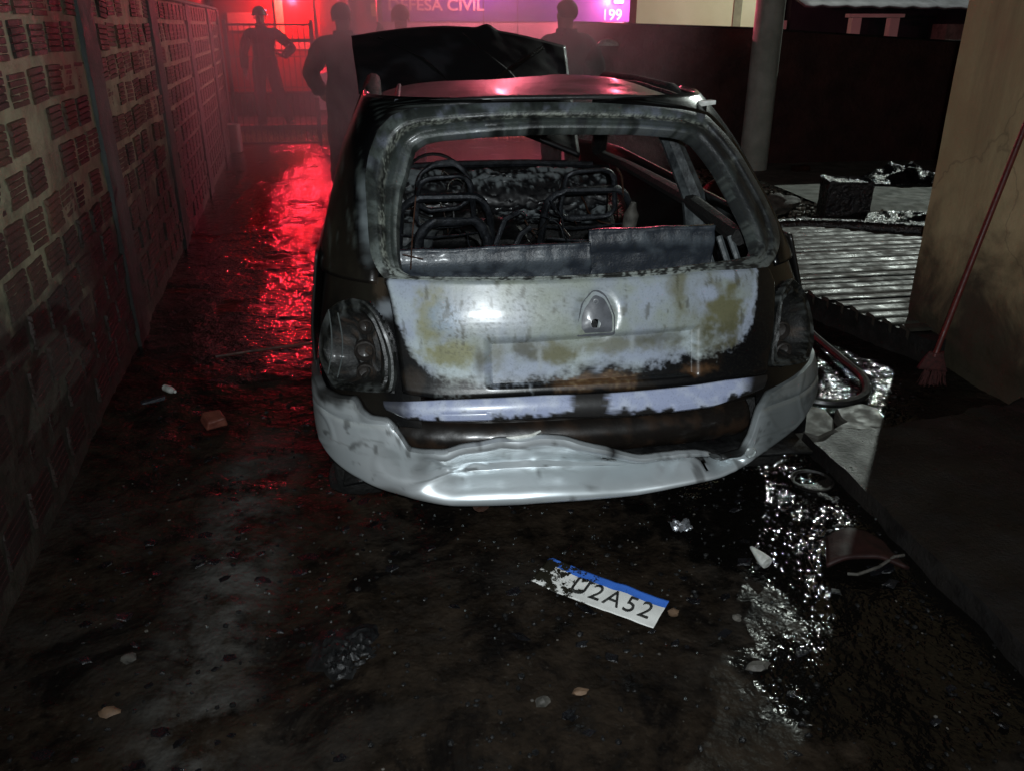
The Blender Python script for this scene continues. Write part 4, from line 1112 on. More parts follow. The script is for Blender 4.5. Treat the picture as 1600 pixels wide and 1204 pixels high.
# civil defence van, side on; the top of its flank is at the top of the picture
VN = thing('rescue_van', 'white van with a blue lettered stripe parked behind the open bonnet', 'van', (2.0, 13.6, 0))
mb = MB(); rbox(mb, (-2.1, 0, .40), (1.76, 1.85, 2.35), .14); obj('body', mb, M['vanwhite'], VN, smooth=35)
mb = MB()
mb.grid(14, 6, lambda u, v: (lerp(-3.1, -2.08, u), lerp(.06, 1.79, v), lerp(.95, 1.15, u) - .06 * abs(v - .5) * 2)); mb.grid(14, 6, lambda u, v: (lerp(-3.1, -2.08, u), .06, lerp(.4, lerp(.9, 1.1, u), v)))
mb.grid(1, 6, lambda u, v: (-3.1, lerp(.06, 1.79, v), lerp(.4, .9, u))); obj('bonnet', mb, M['vanwhite'], VN)
flat('blue_stripe', -2.02, 1.74, 1.64, 1.98, -.004, M['vanblue'], VN, .006)
flat('side_window', -1.9, -.6, 2.0, 2.28, -.004, M['glassdark'], VN)
flat('side_window', -.3, 1.2, 2.0, 2.28, -.004, M['glassdark'], VN)
flat('door_gap', -.52, -.505, .5, 1.98, -.011, M['soot'], VN, .004)
flat('door_gap', .0, .012, .5, 1.98, -.011, M['soot'], VN, .004)
def text(name, body, size, loc, m, parent, rot=(R(90), 0, 0), ext=.002, sx=1.):
    c = bpy.data.curves.new(name, 'FONT'); c.body = body; c.size = size; c.extrude = ext; c.align_x = 'LEFT'; c.offset = .004 * (size > .15); c.space_character = 1.0 if size > .15 else 1.22
    o = bpy.data.objects.new(name, c); COL.objects.link(o); o.location = loc; o.rotation_euler = rot; o.scale = (sx, 1, 1); c.materials.append(m)
    bpy.context.view_layer.update()
    me = bpy.data.meshes.new_from_object(o.evaluated_get(bpy.context.evaluated_depsgraph_get())); bpy.data.objects.remove(o)
    o = bpy.data.objects.new(name, me); COL.objects.link(o); o.location = loc; o.rotation_euler = rot; o.scale = (sx, 1, 1)
    if parent: o.parent = parent
    return o
text('lettering', 'DEFESA CIVIL', .215, (-1.93, -.014, 1.795), M['letter'], VN, sx=1.12)
text('lettering', '199', .215, (1.30, -.014, 1.665), M['letter'], VN)
for x in (-1.6, 1.2): truck_wheel(VN, x, .12, .34)
mb = MB(); rbox(mb, (-.8, .1, 2.36), (.2, .5, 2.5), .05); obj('light_bar', mb, emit('light_bar', (1, .02, .04), 6), VN)
beacon(VN, 1.53, -.14, 1.90, (1, .25, .3), 30)
lamp('van_red_light', 'POINT', (3.53, 13.05, 1.97), 240, (1, .12, .2), .07)
lamp('light_bar_light', 'POINT', (1.7, 13.0, 2.75), 340, (1, .18, .26), .1)

# lit house across the street, and the one beside it
HB = thing('pale_house', 'pale yellow green house front lit by the street lamp, above the wall', 'house', (0, 21, 0))
mb = MB(); mb.box((5.95, 0, -.05), (9.0, 5, 5.2)); obj('wall', mb, M['palewall'], HB, smooth=False)
mb = MB(); mb.box((8.35, -.02, -.05), (8.55, .0, 5.2)); obj('rain_streak', mb, pm('streaked_plaster', (.25, .25, .17), (.4, .4, .26), 3, bstr=.1), HB, smooth=False)
mb = MB(); mb.box((5.7, -.4, 5.2), (9.2, 5.2, 5.32)); obj('roof', mb, M['rooftile'], HB, smooth=False)
flat('plinth', 9.0, 9.75, -.05, 1.70, .3, M['whitewall'], HB, .3)
flat('screen_block', 9.0, 9.85, 1.72, 4.0, .7, pm('screen_brick', (.10, .07, .045), (.16, .11, .08), 9, bs=12, bstr=.8), HB, .3)
DH = thing('dark_house', 'dark house with a slate grey roof and a white porch frame behind the wall', 'house', (0, 20, 0))
mb = MB(); mb.box((9.9, 1.2, -.05), (15, 6, 2.9)); obj('wall', mb, pm('dark_plaster', (.02, .02, .03), (.03, .03, .04), 3), DH, smooth=False)
mb = MB(); mb.grid(30, 8, lambda u, v: (lerp(9.4, 15.4, u), lerp(-.6, 4, v), 2.02 + 1.4 * v - .05 * u + .02 * math.sin(u * 120))); obj('roof', mb, M['rooftile'], DH, solid=.06)
flat('porch_beam', 10.75, 12.15, 1.76, 1.84, .1, M['whitewall'], DH, .2)
for x in (10.84, 11.80): flat('porch_column', x, x + .24, -.05, 1.755, .09, M['whitewall'], DH, .18)
mb = MB(); mb.box((13.6, .4, -.05), (14.2, 1.0, 1.62)); obj('garden_block', mb, M['concrete'], DH, smooth=False)

# ------------------------------------------------------------------ people
def person(label, loc, rz, J, h=1.78, helmet=None, tape=False, bare_hands=True, bulk=1., cloth=(.012, .012, .016)):
    root = thing('person', label, 'person', loc, 'people by the burnt car', rz)
    k = h / 1.78
    V = dict(pelvis=(0, 0, .98), belly=(0, .01, 1.12), chest=(0, .0, 1.30), neck0=(0, .01, 1.46), neck=(0, 0, 1.51), jaw=(0, -.02, 1.57), skull=(0, 0, 1.65), crown=(0, .005, 1.73),
             shL=(-.19, .01, 1.42), elL=(-.27, .02, 1.14), wrL=(-.28, -.06, .90), haL=(-.28, -.09, .82),
             shR=(.19, .01, 1.42), elR=(.27, .02, 1.14), wrR=(.28, -.06, .90), haR=(.28, -.09, .82),
             hiL=(-.10, 0, .92), knL=(-.12, -.01, .50), anL=(-.13, .02, .10), toL=(-.15, -.14, .045),
             hiR=(.10, 0, .92), knR=(.12, -.01, .50), anR=(.13, .02, .10), toR=(.15, -.14, .045))
    V.update(J)
    Rr = dict(pelvis=(.15, .115), belly=(.145, .11), chest=(.17, .12), neck0=(.09, .08), neck=(.066, .070), jaw=(.066, .080), skull=(.078, .097), crown=(.045, .06),
              shL=.075, elL=.052, wrL=.038, haL=.045, shR=.075, elR=.052, wrR=.038, haR=.045, hiL=.10, knL=.068, anL=.055, toL=.045, hiR=.10, knR=.068, anR=.055, toR=.045)
    E_ = [('pelvis', 'belly'), ('belly', 'chest'), ('chest', 'neck0'), ('neck0', 'neck'), ('neck', 'jaw'), ('jaw', 'skull'), ('skull', 'crown')]
    for s_ in 'LR': E_ += [('chest', 'sh' + s_), ('sh' + s_, 'el' + s_), ('el' + s_, 'wr' + s_), ('wr' + s_, 'ha' + s_), ('pelvis', 'hi' + s_), ('hi' + s_, 'kn' + s_), ('kn' + s_, 'an' + s_), ('an' + s_, 'to' + s_)]
    # five fingers to each hand
    for s_, sg in (('L', -1), ('R', 1)):
        a, b = Vector(V['wr' + s_]), Vector(V['ha' + s_]); d = (b - a).normalized(); sd = d.cross(Vector((sg, .3, .2))).normalized(); pn = d.cross(sd)
        for f, (off, ln) in enumerate(((-.03, .065), (-.011, .075), (.009, .072), (.027, .055))):
            n1, n2 = f'f{s_}{f}a', f'f{s_}{f}b'
            V[n1] = tuple(b + sd * off + d * ln * .55 + pn * .004); V[n2] = tuple(b + sd * off * 1.05 + d * ln + pn * .022)
            Rr[n1] = .010; Rr[n2] = .008; E_ += [('ha' + s_, n1), (n1, n2)]
        V['t' + s_] = tuple(a + d * .05 - sd * .055 + pn * .02); Rr['t' + s_] = .011; E_.append(('ha' + s_, 't' + s_))
    names = list(V); me = bpy.data.meshes.new('body')
    me.from_pydata([Vector(V[n]) * k for n in names], [(names.index(a), names.index(b)) for a, b in E_], [])
    o = bpy.data.objects.new('tmp', me); COL.objects.link(o)
    o.modifiers.new('k', 'SKIN'); sv = me.skin_vertices[0].data
    for i, n in enumerate(names):
        r = Rr[n]; r = r if isinstance(r, tuple) else (r, r); sv[i].radius = (r[0] * k, r[1] * k); sv[i].use_root = n == 'pelvis'
    m2 = o.modifiers.new('u', 'SUBSURF'); m2.levels = 2; m2.render_levels = 2
    ev = o.evaluated_get(bpy.context.evaluated_depsgraph_get()); nm = bpy.data.meshes.new_from_object(ev)
    bpy.data.objects.remove(o)
    a = nm.color_attributes.new('Col', 'FLOAT_COLOR', 'POINT') if 'Col' not in nm.color_attributes else nm.color_attributes['Col']
    flat_ = []
    hands = [Vector(V['ha' + s_]) * k for s_ in 'LR']
    for v in nm.vertices:
        c = v.co; col = (*cloth, .8)
        if c.z > 1.53 * k: col = (.36, .22, .16, .5)
        if min((c - q).length for q in hands) < .085: col = (.36, .22, .16, .5) if bare_hands else (.55, .53, .5, .6)
        if c.z < .12 * k: col = (.01, .01, .01, .5)
        flat_ += col
    a.data.foreach_set('color', flat_)
    for v in nm.vertices:
        if v.co.z < 1.52 * k and min((v.co - q).length for q in hands) > .12:
            v.co += v.normal * ((bulk - 1) * .11 * (1 + .8 * fbm(v.co.x, v.co.y, v.co.z, 7, 3)))
    nm.name = 'body'; nm.materials.clear(); nm.materials.append(M['burnt_cloth'])
    link('body', nm, None, root)
    head = Vector(V['skull']) * k
    for sx in (-1, 1):
        mb = MB(); mb.blob(tuple(head + Vector((sx * .032, -.088, -.012)) * k), .013, 0, sub=1); obj('eye', mb, M['glassdark'], root)
        mb = MB(); mb.blob(tuple(head + Vector((sx * .082, .005, -.02)) * k), .028, .05, (.4, .8, 1.1), sub=2); obj('ear', mb, M['skin'], root)
    mb = MB(); mb.blob(tuple(head + Vector((0, -.098, -.04)) * k), .02, 0, (.7, .9, 1.3), sub=2); obj('nose', mb, M['skin'], root)
    mb = MB(); mb.blob(tuple(head + Vector((0, -.080, -.088)) * k), .02, 0, (1.3, .5, .35), sub=2); obj('mouth', mb, M['red_plastic'], root)
    mb = MB()
    if helmet: 
        mb.grid(24, 10, lambda u, v: (head.x + .108 * math.cos(6.2832 * u) * math.sin(v * 1.75) * (1.16 if v > .95 else 1), head.y + .13 * math.sin(6.2832 * u) * math.sin(v * 1.75) * (1.16 if v > .95 else 1), head.z + .03 + .115 * math.cos(v * 1.75)))
        obj('helmet', mb, M[helmet], root, solid=.006)
    else:
        def hairf(u, v):
            w_ = v * lerp(1.25, 2.15, sstep(-.5, .7, math.sin(6.2832 * u)))
            return (head.x + .088 * math.cos(6.2832 * u) * math.sin(w_), head.y + .010 + .106 * math.sin(6.2832 * u) * math.sin(w_), head.z + .018 + .092 * math.cos(w_) + .006 * fbm(u * 6, v * 6, 0, 1, 2))
        mb.grid(28, 14, hairf)
        obj('hair', mb, M['soot'], root, solid=.006)
    if tape:
        for s_ in 'LR':
            for A, B, f, r in (('sh', 'el', .65, .069), ('el', 'wr', .45, .056), ('kn', 'an', .45, .071)):
                p, q = Vector(V[A + s_]) * k, Vector(V[B + s_]) * k; d = (q - p).normalized()
                mb = MB(); mb.tube([p.lerp(q, f), p.lerp(q, f) + d * .045], r * k, 16, caps=False); obj('reflective_band', mb, M['reflective'], root)
    return root
M['burnt_cloth'] = painted('clothing', bs=35, bstr=.5, bd=.02)
person('firefighter in dark gear with pale glove and reflective sleeves behind the gate', (-1.93, 14.75, .0), R(6), dict(shR=(.20, 0, 1.42), elR=(.44, .02, 1.20), wrR=(.30, -.16, 1.10), haR=(.23, -.20, 1.13), elL=(-.30, .05, 1.14), wrL=(-.30, .02, .9), haL=(-.30, 0, .82), knR=(.17, -.05, .52), anR=(.30, .05, .10), toR=(.36, -.08, .045)), 1.86, 'helmet', True, bare_hands=False, bulk=1.22, cloth=(.03, .034, .06))
person('dark silhouetted person with raised arm left of the open bonnet', (-.38, 8.5, 0), R(165), dict(elL=(-.36, -.10, 1.26), wrL=(-.30, -.26, 1.46), haL=(-.28, -.30, 1.54), elR=(.34, .02, 1.16), wrR=(.30, -.14, .98), haR=(.28, -.20, .93), toL=(-.2, -.13, .045)), 1.80, bulk=1.3)
person('dark silhouetted person standing right of the bonnet in the smoke', (1.60, 7.9, 0), R(200), dict(elL=(-.36, .0, 1.18), wrL=(-.30, -.20, 1.16), haL=(-.26, -.27, 1.18)), 1.82, bulk=1.3)
person('dark silhouetted person half hidden behind the bonnet before the van', (.17, 9.2, 0), R(172), dict(elL=(-.34, 0, 1.2), wrL=(-.24, -.2, 1.12), haL=(-.18, -.25, 1.12)), 1.80, bulk=1.25)
wc = Vector((1.60 + .21, 7.55 - .33, 1.30)); 
mb = MB(); mb.grid(16, 8, lambda u, v: (.09 * math.cos(6.2832 * u) * math.sin(v * 1.6), .1 * math.sin(6.2832 * u) * math.sin(v * 1.6), .05 * math.cos(v * 1.6)))
o = obj('white_cap', mb, M['whitebit'], solid=.004); o.location = (1.90, 7.55, 1.43); o.name = 'cap'
tag(o, 'small white cap held by the silhouetted person right of the bonnet', 'cap')

# ------------------------------------------------------------------ smoke over the car's nose
mb = MB(); mb.box((-2.3, 5.9, .25), (6.2, 13.0, 3.6)); sm_ = obj('smoke', mb, None, smooth=False); kind(sm_, 'stuff', 'thin smoke drifting over the front of the burnt car')
m = bpy.data.materials.new('smoke'); m.use_nodes = True; n = m.node_tree.nodes; l = m.node_tree.links; n.clear()
out = n.new('ShaderNodeOutputMaterial'); pv = n.new('ShaderNodeVolumePrincipled'); l.new(pv.outputs[0], out.inputs['Volume'])
pv.inputs['Color'].default_value = (.85, .85, .88, 1); pv.inputs['Anisotropy'].default_value = .35
g = n.new('ShaderNodeNewGeometry'); sx = n.new('ShaderNodeSeparateXYZ'); l.new(g.outputs['Position'], sx.inputs[0])
nz = ramp(n, l, mnoise(n, l, 1.0, 4, .6, dist=.9), [(.42, 0.04), (.62, 1)])
def fall(axis, a, b, c, d):
    p = math_(n, l, 'MULTIPLY', math_(n, l, 'SMOOTHSTEP' if False else 'SUBTRACT', sx.outputs[axis], a), 1 / (b - a), cl=True)
    q = math_(n, l, 'MULTIPLY', math_(n, l, 'SUBTRACT', d, sx.outputs[axis]), 1 / (d - c), cl=True)
    return math_(n, l, 'MULTIPLY', p, q)
dens = math_(n, l, 'MULTIPLY', nz, math_(n, l, 'MULTIPLY', fall('X', -2.3, -.5, 1.1, 2.4), math_(n, l, 'MULTIPLY', fall('Y', 5.9, 6.2, 8.8, 10.6), fall('Z', .25, 1.0, 2.4, 3.6))))
l.new(math_(n, l, 'MULTIPLY', dens, .8), pv.inputs['Density'])
sm_.data.materials.append(m)

# ------------------------------------------------------------------ things on the ground
def put(name, mb, m, loc, label, cat, group=None, rot=(0, 0, 0), smooth=True, **k):
    o = obj(name, mb, m, smooth=smooth, **k); o.location = loc; o.rotation_euler = rot; return tag(o, label, cat, group)
# number plate
PL = thing('number_plate', 'scorched number plate with blue top band lying on the mud', 'number plate', (.55, 2.01, .016))
PL.rotation_euler = (R(4), R(1), R(-38))
mb = MB()
def plate(u, v):
    x, y = lerp(-.2, .2, u), lerp(-.065, .065, v)
    return (x, y, .012 * fbm(x, y, 0, 8, 3) + .03 * (u - .6) ** 2)
mb.grid(60, 20, plate)
m, n, l, p = base_mat('plate_face')
tc = n.new('ShaderNodeTexCoord'); sx = n.new('ShaderNodeSeparateXYZ'); l.new(tc.outputs['Object'], sx.inputs[0])
c = mixc(n, l, math_(n, l, 'GREATER_THAN', sx.outputs['Y'], .030), (.86, .86, .82), (.06, .20, .75))
nzp = math_(n, l, 'ADD', mnoise(n, l, 26, 6, .7), math_(n, l, 'MULTIPLY', sx.outputs['X'], -.8))
nzp = math_(n, l, 'ADD', nzp, math_(n, l, 'MULTIPLY', math_(n, l, 'ABSOLUTE', sx.outputs['Y']), .9))
f = ramp(n, l, nzp, [(.60, 0), (.635, 1)])
l.new(mixc(n, l, f, c, (.02, .018, .012)), p.inputs['Base Color']); p.inputs['Roughness'].default_value = .35
obj('plate_sheet', mb, m, PL, solid=.0015)
M['plateink'] = pm('plate_ink', (.012, .012, .012), (.06, .06, .055), 60, bstr=.2)
text('lettering', 'U2A52', .098, (-.082, -.050, .0125), M['plateink'], PL, rot=(0, 0, 0), ext=.0012, sx=.80)

def px_stone(x, y, r, sc, seed, m, label, cat='stone', name='stone'):
    mb = MB(); mb.blob((0, 0, 0), r, .3, sc, seed, 2); put(name, mb, m, (x, y, gz(x, y) + r * sc[2] * .6), label, cat)
M['gravelstone'] = pm('gravel_stone', (.10, .09, .07), (.26, .24, .19), 9, r1=.5, r2=.8)
M['ochre'] = pm('ochre_stone', (.10, .06, .035), (.18, .11, .065), 30, r1=.7)
px_stone(.75, 1.905, .017, (1, .9, .8), 3, M['ochre'], 'small ochre stone beside the right end of the number plate')
px_stone(1.41, 2.15, .032, (1.2, .9, .55), 8, M['concrete'], 'flat pale stone beside the red clay shard')
px_stone(.305, 1.605, .018, (1, .8, .6), 5, M['stone'], 'left one of two dull pebbles below the number plate')
px_stone(.41, 1.63, .016, (1.3, .8, .5), 6, M['ochre'], 'right one of two dull pebbles below the number plate')
px_stone(-.79, 1.93, .02, (1, 1, .6), 7, M['stone'], 'grey pebble on the mud near the brick wall, upper one')
px_stone(-.79, 1.74, .02, (1.3, .8, .5), 9, M['ochre'], 'pebble in the bottom left corner of the yard')
px_stone(.91, 1.66, .024, (1.4, .7, .5), 12, M['stone'], 'grey pebble on the mud below the glinting puddle')
px_stone(.93, 1.86, .014, (1, 1, .7), 13, M['stone'], 'tiny grey pebble between number plate and glinting puddle')
# white plastic cone and a crumpled scrap
mb = MB(); mb.lathe([(.001, -.002), (.02, 0), (.021, .012), (.017, .035), (.010, .06), (.006, .078), (.001, .082)], 16)
for i, v in enumerate(mb.v): mb.v[i] = (v[0] * (1 + .25 * fbm(v[0] * 60, v[1] * 60, v[2] * 60)), v[1], v[2])
put('nozzle', mb, M['whitebit'], (1.115, 2.075, .018), 'small white plastic nozzle lying on the wet mud', 'nozzle', rot=(R(-80), R(10), R(20)))
mb = MB(); mb.grid(10, 10, lambda u, v: ((u - .5) * .07, (v - .5) * .06, .03 * fbm(u * 4, v * 4, 1, 1, 3) + .02 * abs(u - .5)))
put('foil_scrap', mb, pm('foil', (.4, .42, .45), (.6, .62, .66), 60, r1=.25, metal=.8, bs=90, bstr=.6), (.905, 2.31, .025), 'crumpled shiny scrap of foil below the bumper', 'foil', solid=.001)
# red clay shard and its pale rim
mb = MB(); mb.grid(16, 10, lambda u, v: (lerp(-.13, .13, u) * (1 - .3 * v), lerp(-.08, .08, v) + .02 * math.sin(u * 3), .03 * math.sin(math.pi * u) + .012 * fbm(u * 3, v * 3)))
put('clay_shard', mb, pm('red_clay', (.012, .003, .0025), (.026, .006, .005), 20, r1=.6, bs=60, bstr=.4), (1.44, 2.09, .02), 'dark red curved clay shard on the wet ground by the walkway', 'shard', rot=(0, 0, R(-12)), solid=.012)
mb = MB(); mb.tube([(1.34, 1.985, .02), (1.36, 1.965, .03), (1.44, 1.985, .035), (1.52, 2.03, .035), (1.56, 2.04, .03)], .005, 6)
o = obj('wire', mb, M['stone']); tag(o, 'thin bent pale wire in front of the red clay shard', 'wire')
# brick chunk and bits on the left
mb = MB(); mb.box((-.045, -.03, 0), (.045, .03, .04), .012); put('brick_chunk', mb, pm('red_brick_bit', (.11, .03, .02), (.18, .055, .035), 30, bs=80, bstr=.5), (-.83, 3.42, 0), 'broken red brick chunk on the dark mud left of the car', 'brick', rot=(R(10), R(6), R(25)), smooth=False, bevel=.008)
mb = MB(); mb.lathe([(.001, 0), (.016, .002), (.017, .05), (.014, .075), (.007, .085), (.007, .1), (.001, .1)], 14); put('small_bottle', mb, M['whitebit'], (-1.12, 3.80, .02), 'small pale bottle lying at the foot of the brick wall', 'bottle', rot=(R(85), 0, R(40)))
mb = MB(); mb.box((-.05, -.012, 0), (.05, .012, .012), .005); put('metal_scrap', mb, M['steel'], (-1.14, 3.66, .012), 'bright metal scrap beside the small bottle by the wall', 'scrap', rot=(0, 0, R(30)), smooth=False)
mb = MB(); mb.tube([(-.95, 4.15, .03), (-.75, 4.2, .035), (-.42, 4.30, .03)], .008, 6); o = obj('iron_rod', mb, M['rust']); tag(o, 'thin rusty rod lying on the mud left of the car', 'rod')
# charred lump in front
mb = MB()
def lump(u, v):
    a = 6.2832 * u; r = .13 * v * (1 + .5 * fbm(math.cos(a), math.sin(a), 3, 1.4, 3)); h = .024 * (1 - v ** 2) * (1 + 1.2 * fbm(math.cos(a) * v * 5, math.sin(a) * v * 5, 2, 1.5, 4))
    return (r * math.cos(a), r * 1.1 * math.sin(a), h - .02)
mb.grid(56, 24, lump); put('charred_lump', mb, M['soot'], (-.19, 1.87, .0), 'wrinkled black lump of melted plastic on the mud in front', 'lump')
# hose looping beside the car
mb = MB(); hp = [(2.05, 4.9, .03), (2.28, 4.45, .02), (2.25, 4.0, .02), (2.23, 3.7, .02), (2.21, 3.45, .02), (2.13, 3.28, .02), (2.02, 3.20, .02), (1.92, 3.19, .02), (1.83, 3.24, .02), (1.76, 3.35, .02), (1.6, 3.6, .02)]
mb.tube(catmull(hp), .020, 8); o = obj('hose', mb, M['rubber']); tag(o, 'black rubber hose looping on the glinting wet ground right of the car', 'hose')
# broken slabs by the walkway's end
M['slabdark'] = pm('wet_slab', (.04, .037, .032), (.10, .095, .08), 8, r1=.4, r2=.7)
random.seed(21)
for i, (x, y, a, b, lab) in enumerate(((1.72, 3.02, .16, .11, 'broken flat concrete slab nearest the bumper corner'), (1.95, 3.02, .13, .10, 'broken flat concrete slab below the hose loop'), (1.86, 2.88, .10, .09, 'smallest broken concrete slab by the walkway end'))):
    mb = MB(); P = []
    for k in range(9):
        t = 6.2832 * k / 9; r = random.uniform(.75, 1.1); P.append((a * r * math.cos(t), b * r * math.sin(t)))
    for z, s_ in ((-.03, 1.0), (.03, 1.0), (.04, .93)):
        for q in P: mb.vert((q[0] * s_, q[1] * s_, z))
    for j in range(2):
        for k in range(9): q = (k + 1) % 9; mb.face(j * 9 + k, j * 9 + q, j * 9 + 9 + q, j * 9 + 9 + k)
    mb.f.append(tuple(18 + k for k in range(9)))
    put('concrete_slab', mb, M['slabdark'], (x, y, .0), lab, 'slab', 'broken slabs by the walkway', rot=(R(random.uniform(-4, 4)), R(random.uniform(-4, 4)), random.uniform(0, 3)), smooth=30)
mb = MB(); mb.box((-.10, -.05, 0), (.10, .05, .05), .01); put('brick', mb, pm('orange_brick', (.22, .08, .05), (.3, .12, .08), 30), (1.70, 3.22, .0), 'reddish brick lying beside the bumper under the hose end', 'brick', rot=(0, 0, R(-15)), smooth=False, bevel=.006)
# sunken lid in the puddle
mb = MB(); mb.lathe([(.075, -.01), (.08, .004), (.073, .006), (.069, -.004), (.001, -.006)], 36); put('pot_lid', mb, M['darkconcrete'], (1.52, 2.58, .0), 'round dark lid half sunk in the puddle beside the walkway', 'lid')
# broom against the wall
BR = thing('broom', 'red broom leaning against the yellow house wall', 'broom', (0, 0, 0))
mb = MB(); mb.tube([(2.41, 3.24, .20), (2.545, 3.295, .70), (2.69, 3.35, 1.24)], .013, 10); obj('handle', mb, M['red_plastic'], BR)
mb = MB(); mb.grid(16, 8, lambda u, v: (2.405 + lerp(-.05, .06, u) * (.35 + .65 * (1 - v)), 3.23 + .01 * math.cos(3.14 * u) - .03 * (u - .5), lerp(.135, .22, v))); obj('bristle_head', mb, M['soot_red'], BR, solid=.035)

mb = MB(); random.seed(2)
for k in range(70):
    u = random.random(); x = 2.37 + .09 * u; L = [(x, 3.225 + random.uniform(-.02, .02), .14)]; L.append((x + (u - .5) * .03 + random.uniform(-.01, .01), L[0][1] + random.uniform(-.015, .015), .07)); mb.tube(L, .0016, 4)
o = obj('bristles', mb, M['soot_red'], BR); o['kind'] = 'stuff'

# the far yard
def ico_t():
    bm = bmesh.new(); bmesh.ops.create_icosphere(bm, subdivisions=1, radius=1); v = [x.co.copy() for x in bm.verts]; f = [tuple(q.index for q in x.verts) for x in bm.faces]; bm.free(); return v, f
IV, IF = ico_t(); random.seed(9)
def scatter(name, n_, region, rr, m, label, hfun=None):
    mb = MB()
    while n_ > 0:
        x, y = random.uniform(*region[0]), random.uniform(*region[1])
        if hfun and random.random() > hfun(x, y): continue
        n_ -= 1; r = random.uniform(*rr) * random.uniform(.6, 1); b = len(mb.v); z = gz(x, y)
        s_ = Vector((random.uniform(.7, 1.4), random.uniform(.7, 1.4), random.uniform(.4, .9))); k = random.uniform(0, 9)
        for v in IV:
            w_ = 1 + .35 * noise.noise(v * 1.5 + Vector((k, k, 0))); mb.v.append((x + v.x * r * s_.x * w_, y + v.y * r * s_.y * w_, z + v.z * r * s_.z * w_ + r * .2)); mb.c.append((1, 1, 1, 1))
        for f in IF: mb.f.append(tuple(b + i for i in f))
    return kind(obj(name, mb, m, smooth=False), 'stuff', label)
scatter('gravel', 3000, ((2.0, 4.9), (6.4, 9.85)), (.012, .032), M['gravelstone'], 'grey gravel spread before the dark back wall')
scatter('soot_crumbs', 1500, ((-1.1, 2.4), (1.25, 3.8)), (.003, .011), M['soot'], 'charred crumbs scattered on the mud', lambda x, y: clamp(.5 + 1.6 * fbm(x, y, 4, 2.2, 3)))
scatter('pale_crumbs', 170, ((-1.1, 1.6), (1.25, 3.4)), (.002, .006), M['stone'], 'pale grit scattered on the mud', lambda x, y: clamp(.35 + 1.8 * fbm(x, y, 14, 1.6, 3)))
random.seed(44); mb = MB()
for k in range(420):
    x, y = random.uniform(-1.0, 1.55), random.uniform(1.35, 3.6)
    if random.random() > clamp(.45 + 1.8 * fbm(x, y, 24, 1.5, 3)): continue
    r = random.uniform(.006, .024); a = random.uniform(0, 6.28); b = len(mb.v); z = gz(x, y); m_ = random.randint(4, 6); tz = random.uniform(-.5, .5)
    for h in (0, .004):
        for q in range(m_):
            t = a + 6.2832 * q / m_; rr = r * random.uniform(.5, 1.2); mb.vert((x + rr * math.cos(t) * 1.3, y + rr * math.sin(t), z + .006 + h + rr * math.cos(t) * tz))
    for q in range(m_): w_ = (q + 1) % m_; mb.face(b + q, b + w_, b + m_ + w_, b + m_ + q)
    mb.f.append(tuple(b + m_ + q for q in range(m_)))
kind(obj('charred_scraps', mb, M['blackplastic'], smooth=False), 'stuff', 'flat charred scraps strewn over the mud behind the car')
mb = MB()
for k in range(150):
    x, y = random.gauss(.5, .6), random.gauss(2.35, .35); b = len(mb.v); r = random.uniform(.002, .005); z = gz(x, y)
    for v in IV[:]: mb.vert((x + v.x * r, y + v.y * r, z + v.z * r + r))
    for f in IF: mb.f.append(tuple(b + i for i in f))
m, n, l, p = base_mat('glass_crumb'); p.inputs['Base Color'].default_value = (.5, .55, .55, 1); p.inputs['Roughness'].default_value = .05; p.inputs['Transmission Weight'].default_value = .9
kind(obj('glass_crumbs', mb, m, smooth=False), 'stuff', 'crumbs of broken window glass below the bumper')
# burnt box
BX = thing('burnt_crate', 'burnt black box with wet shiny top standing in the far yard', 'box', (4.02, 7.05, 0), rz=R(-14))
mb = MB(); mb.grid(20, 10, lambda u, v: ((.19 - .03 * (1 - v) * 0 + .012 * fbm(u * 9, v * 4)) * [1, -1, -1, 1, 1][int(u * 4)] if (u * 4) % 1 < 1e-6 else lerp(.19 * [1, -1, -1, 1, 1][int(u * 4)], .19 * [1, -1, -1, 1, 1][int(u * 4) + 1], u * 4 % 1) + .01 * fbm(u * 9, v * 4),
    lerp(.16 * [1, 1, -1, -1, 1][min(int(u * 4), 3)], .16 * [1, 1, -1, -1, 1][min(int(u * 4), 3) + 1], (u * 4 - min(int(u * 4), 3))) + .01 * fbm(v * 6, u * 9), .34 * v - .01)); obj('box_side', mb, M['blackplastic'], BX)
mb = MB(); mb.grid(30, 24, lambda u, v: (lerp(-.2, .2, u), lerp(-.17, .17, v), .335 + .035 * fbm(u * 5, v * 5, 0, 1, 4) - .04 * u)); obj('wet_cover', mb, M['blackplastic'], BX)
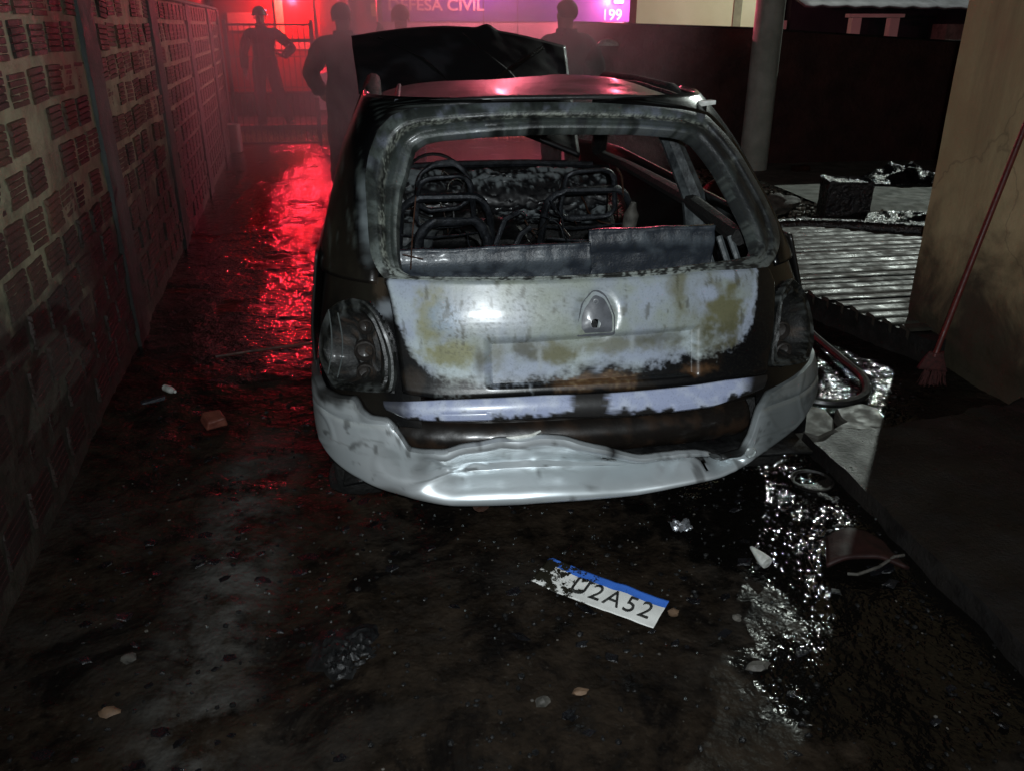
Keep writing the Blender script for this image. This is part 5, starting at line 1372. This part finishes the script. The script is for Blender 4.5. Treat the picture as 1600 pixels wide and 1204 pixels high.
mb = MB(); mb.grid(40, 24, lambda u, v: (lerp(-.45, .45, u), lerp(-.25, .25, v), .16 * (1 - (2 * u - 1) ** 2) * (1 - (2 * v - 1) ** 2) * (1 + 1.2 * fbm(u * 5, v * 4, 0, 1, 4)) + .02))
put('burnt_sheet', mb, M['blackplastic'], (5.45, 8.45, .02), 'crumpled burnt sheet lying by the house corner in the far yard', 'sheet', solid=.01, rot=(0, 0, R(-10)))
mb = MB(); mb.blob((0, 0, 0), .17, .12, (1, 1, 1), 6, 3); put('round_stump', mb, M['rust'], (2.98, 7.40, .15), 'round scorched stump seen through the right side window', 'stump')
mb = MB(); mb.blob((0, 0, 0), .13, .3, (1.3, .9, .7), 16, 3); put('rubble_stone', mb, M['stone'], (3.55, 7.35, .06), 'rounded rubble stone between the car and the burnt box', 'stone')
mb = MB(); mb.box((-.10, -.05, 0), (.10, .05, .09), .008); put('brick', mb, M['rust'], (4.72, 9.35, .0), 'small dark brick at the foot of the back wall right of the pole', 'brick', smooth=False, bevel=.005, rot=(0, 0, .2))
mb = MB(); mb.tube([(2.2, 6.22, .10), (3.2, 6.2, .13), (3.5, 6.05, .14), (4.3, 5.55, .17)], [.05, .06, .06, .055], 10); o = obj('charred_beam', mb, M['blackplastic']); tag(o, 'charred black beam lying across the back of the patio', 'beam')
mb = MB(); mb.grid(50, 30, lambda u, v: (lerp(3.6, 5.0, u), lerp(6.3, 7.0, v), .02 + .09 * (1 - (2 * u - 1) ** 2) * (1 - (2 * v - 1) ** 2) * clamp(.6 + 1.6 * fbm(u * 7, v * 5, 2, 1, 4))))
kind(obj('ash_heap', mb, M['blackplastic']), 'stuff', 'wet black ash heap before the burnt box')
mb = MB(); mb.lathe([(.001, 0), (.05, .004), (.055, .15), (.03, .2), (.02, .24), (.001, .24)], 14); mb.v = [(.6 * x * (1 + .2 * fbm(x * 20, y * 20, z * 20)), .6 * y, .6 * z) for x, y, z in mb.v]
put('burnt_can', mb, M['stone'], (1.02, 3.55, .74), 'pale ashen can on the right front seat of the car', 'can', rot=(R(8), R(5), 0))
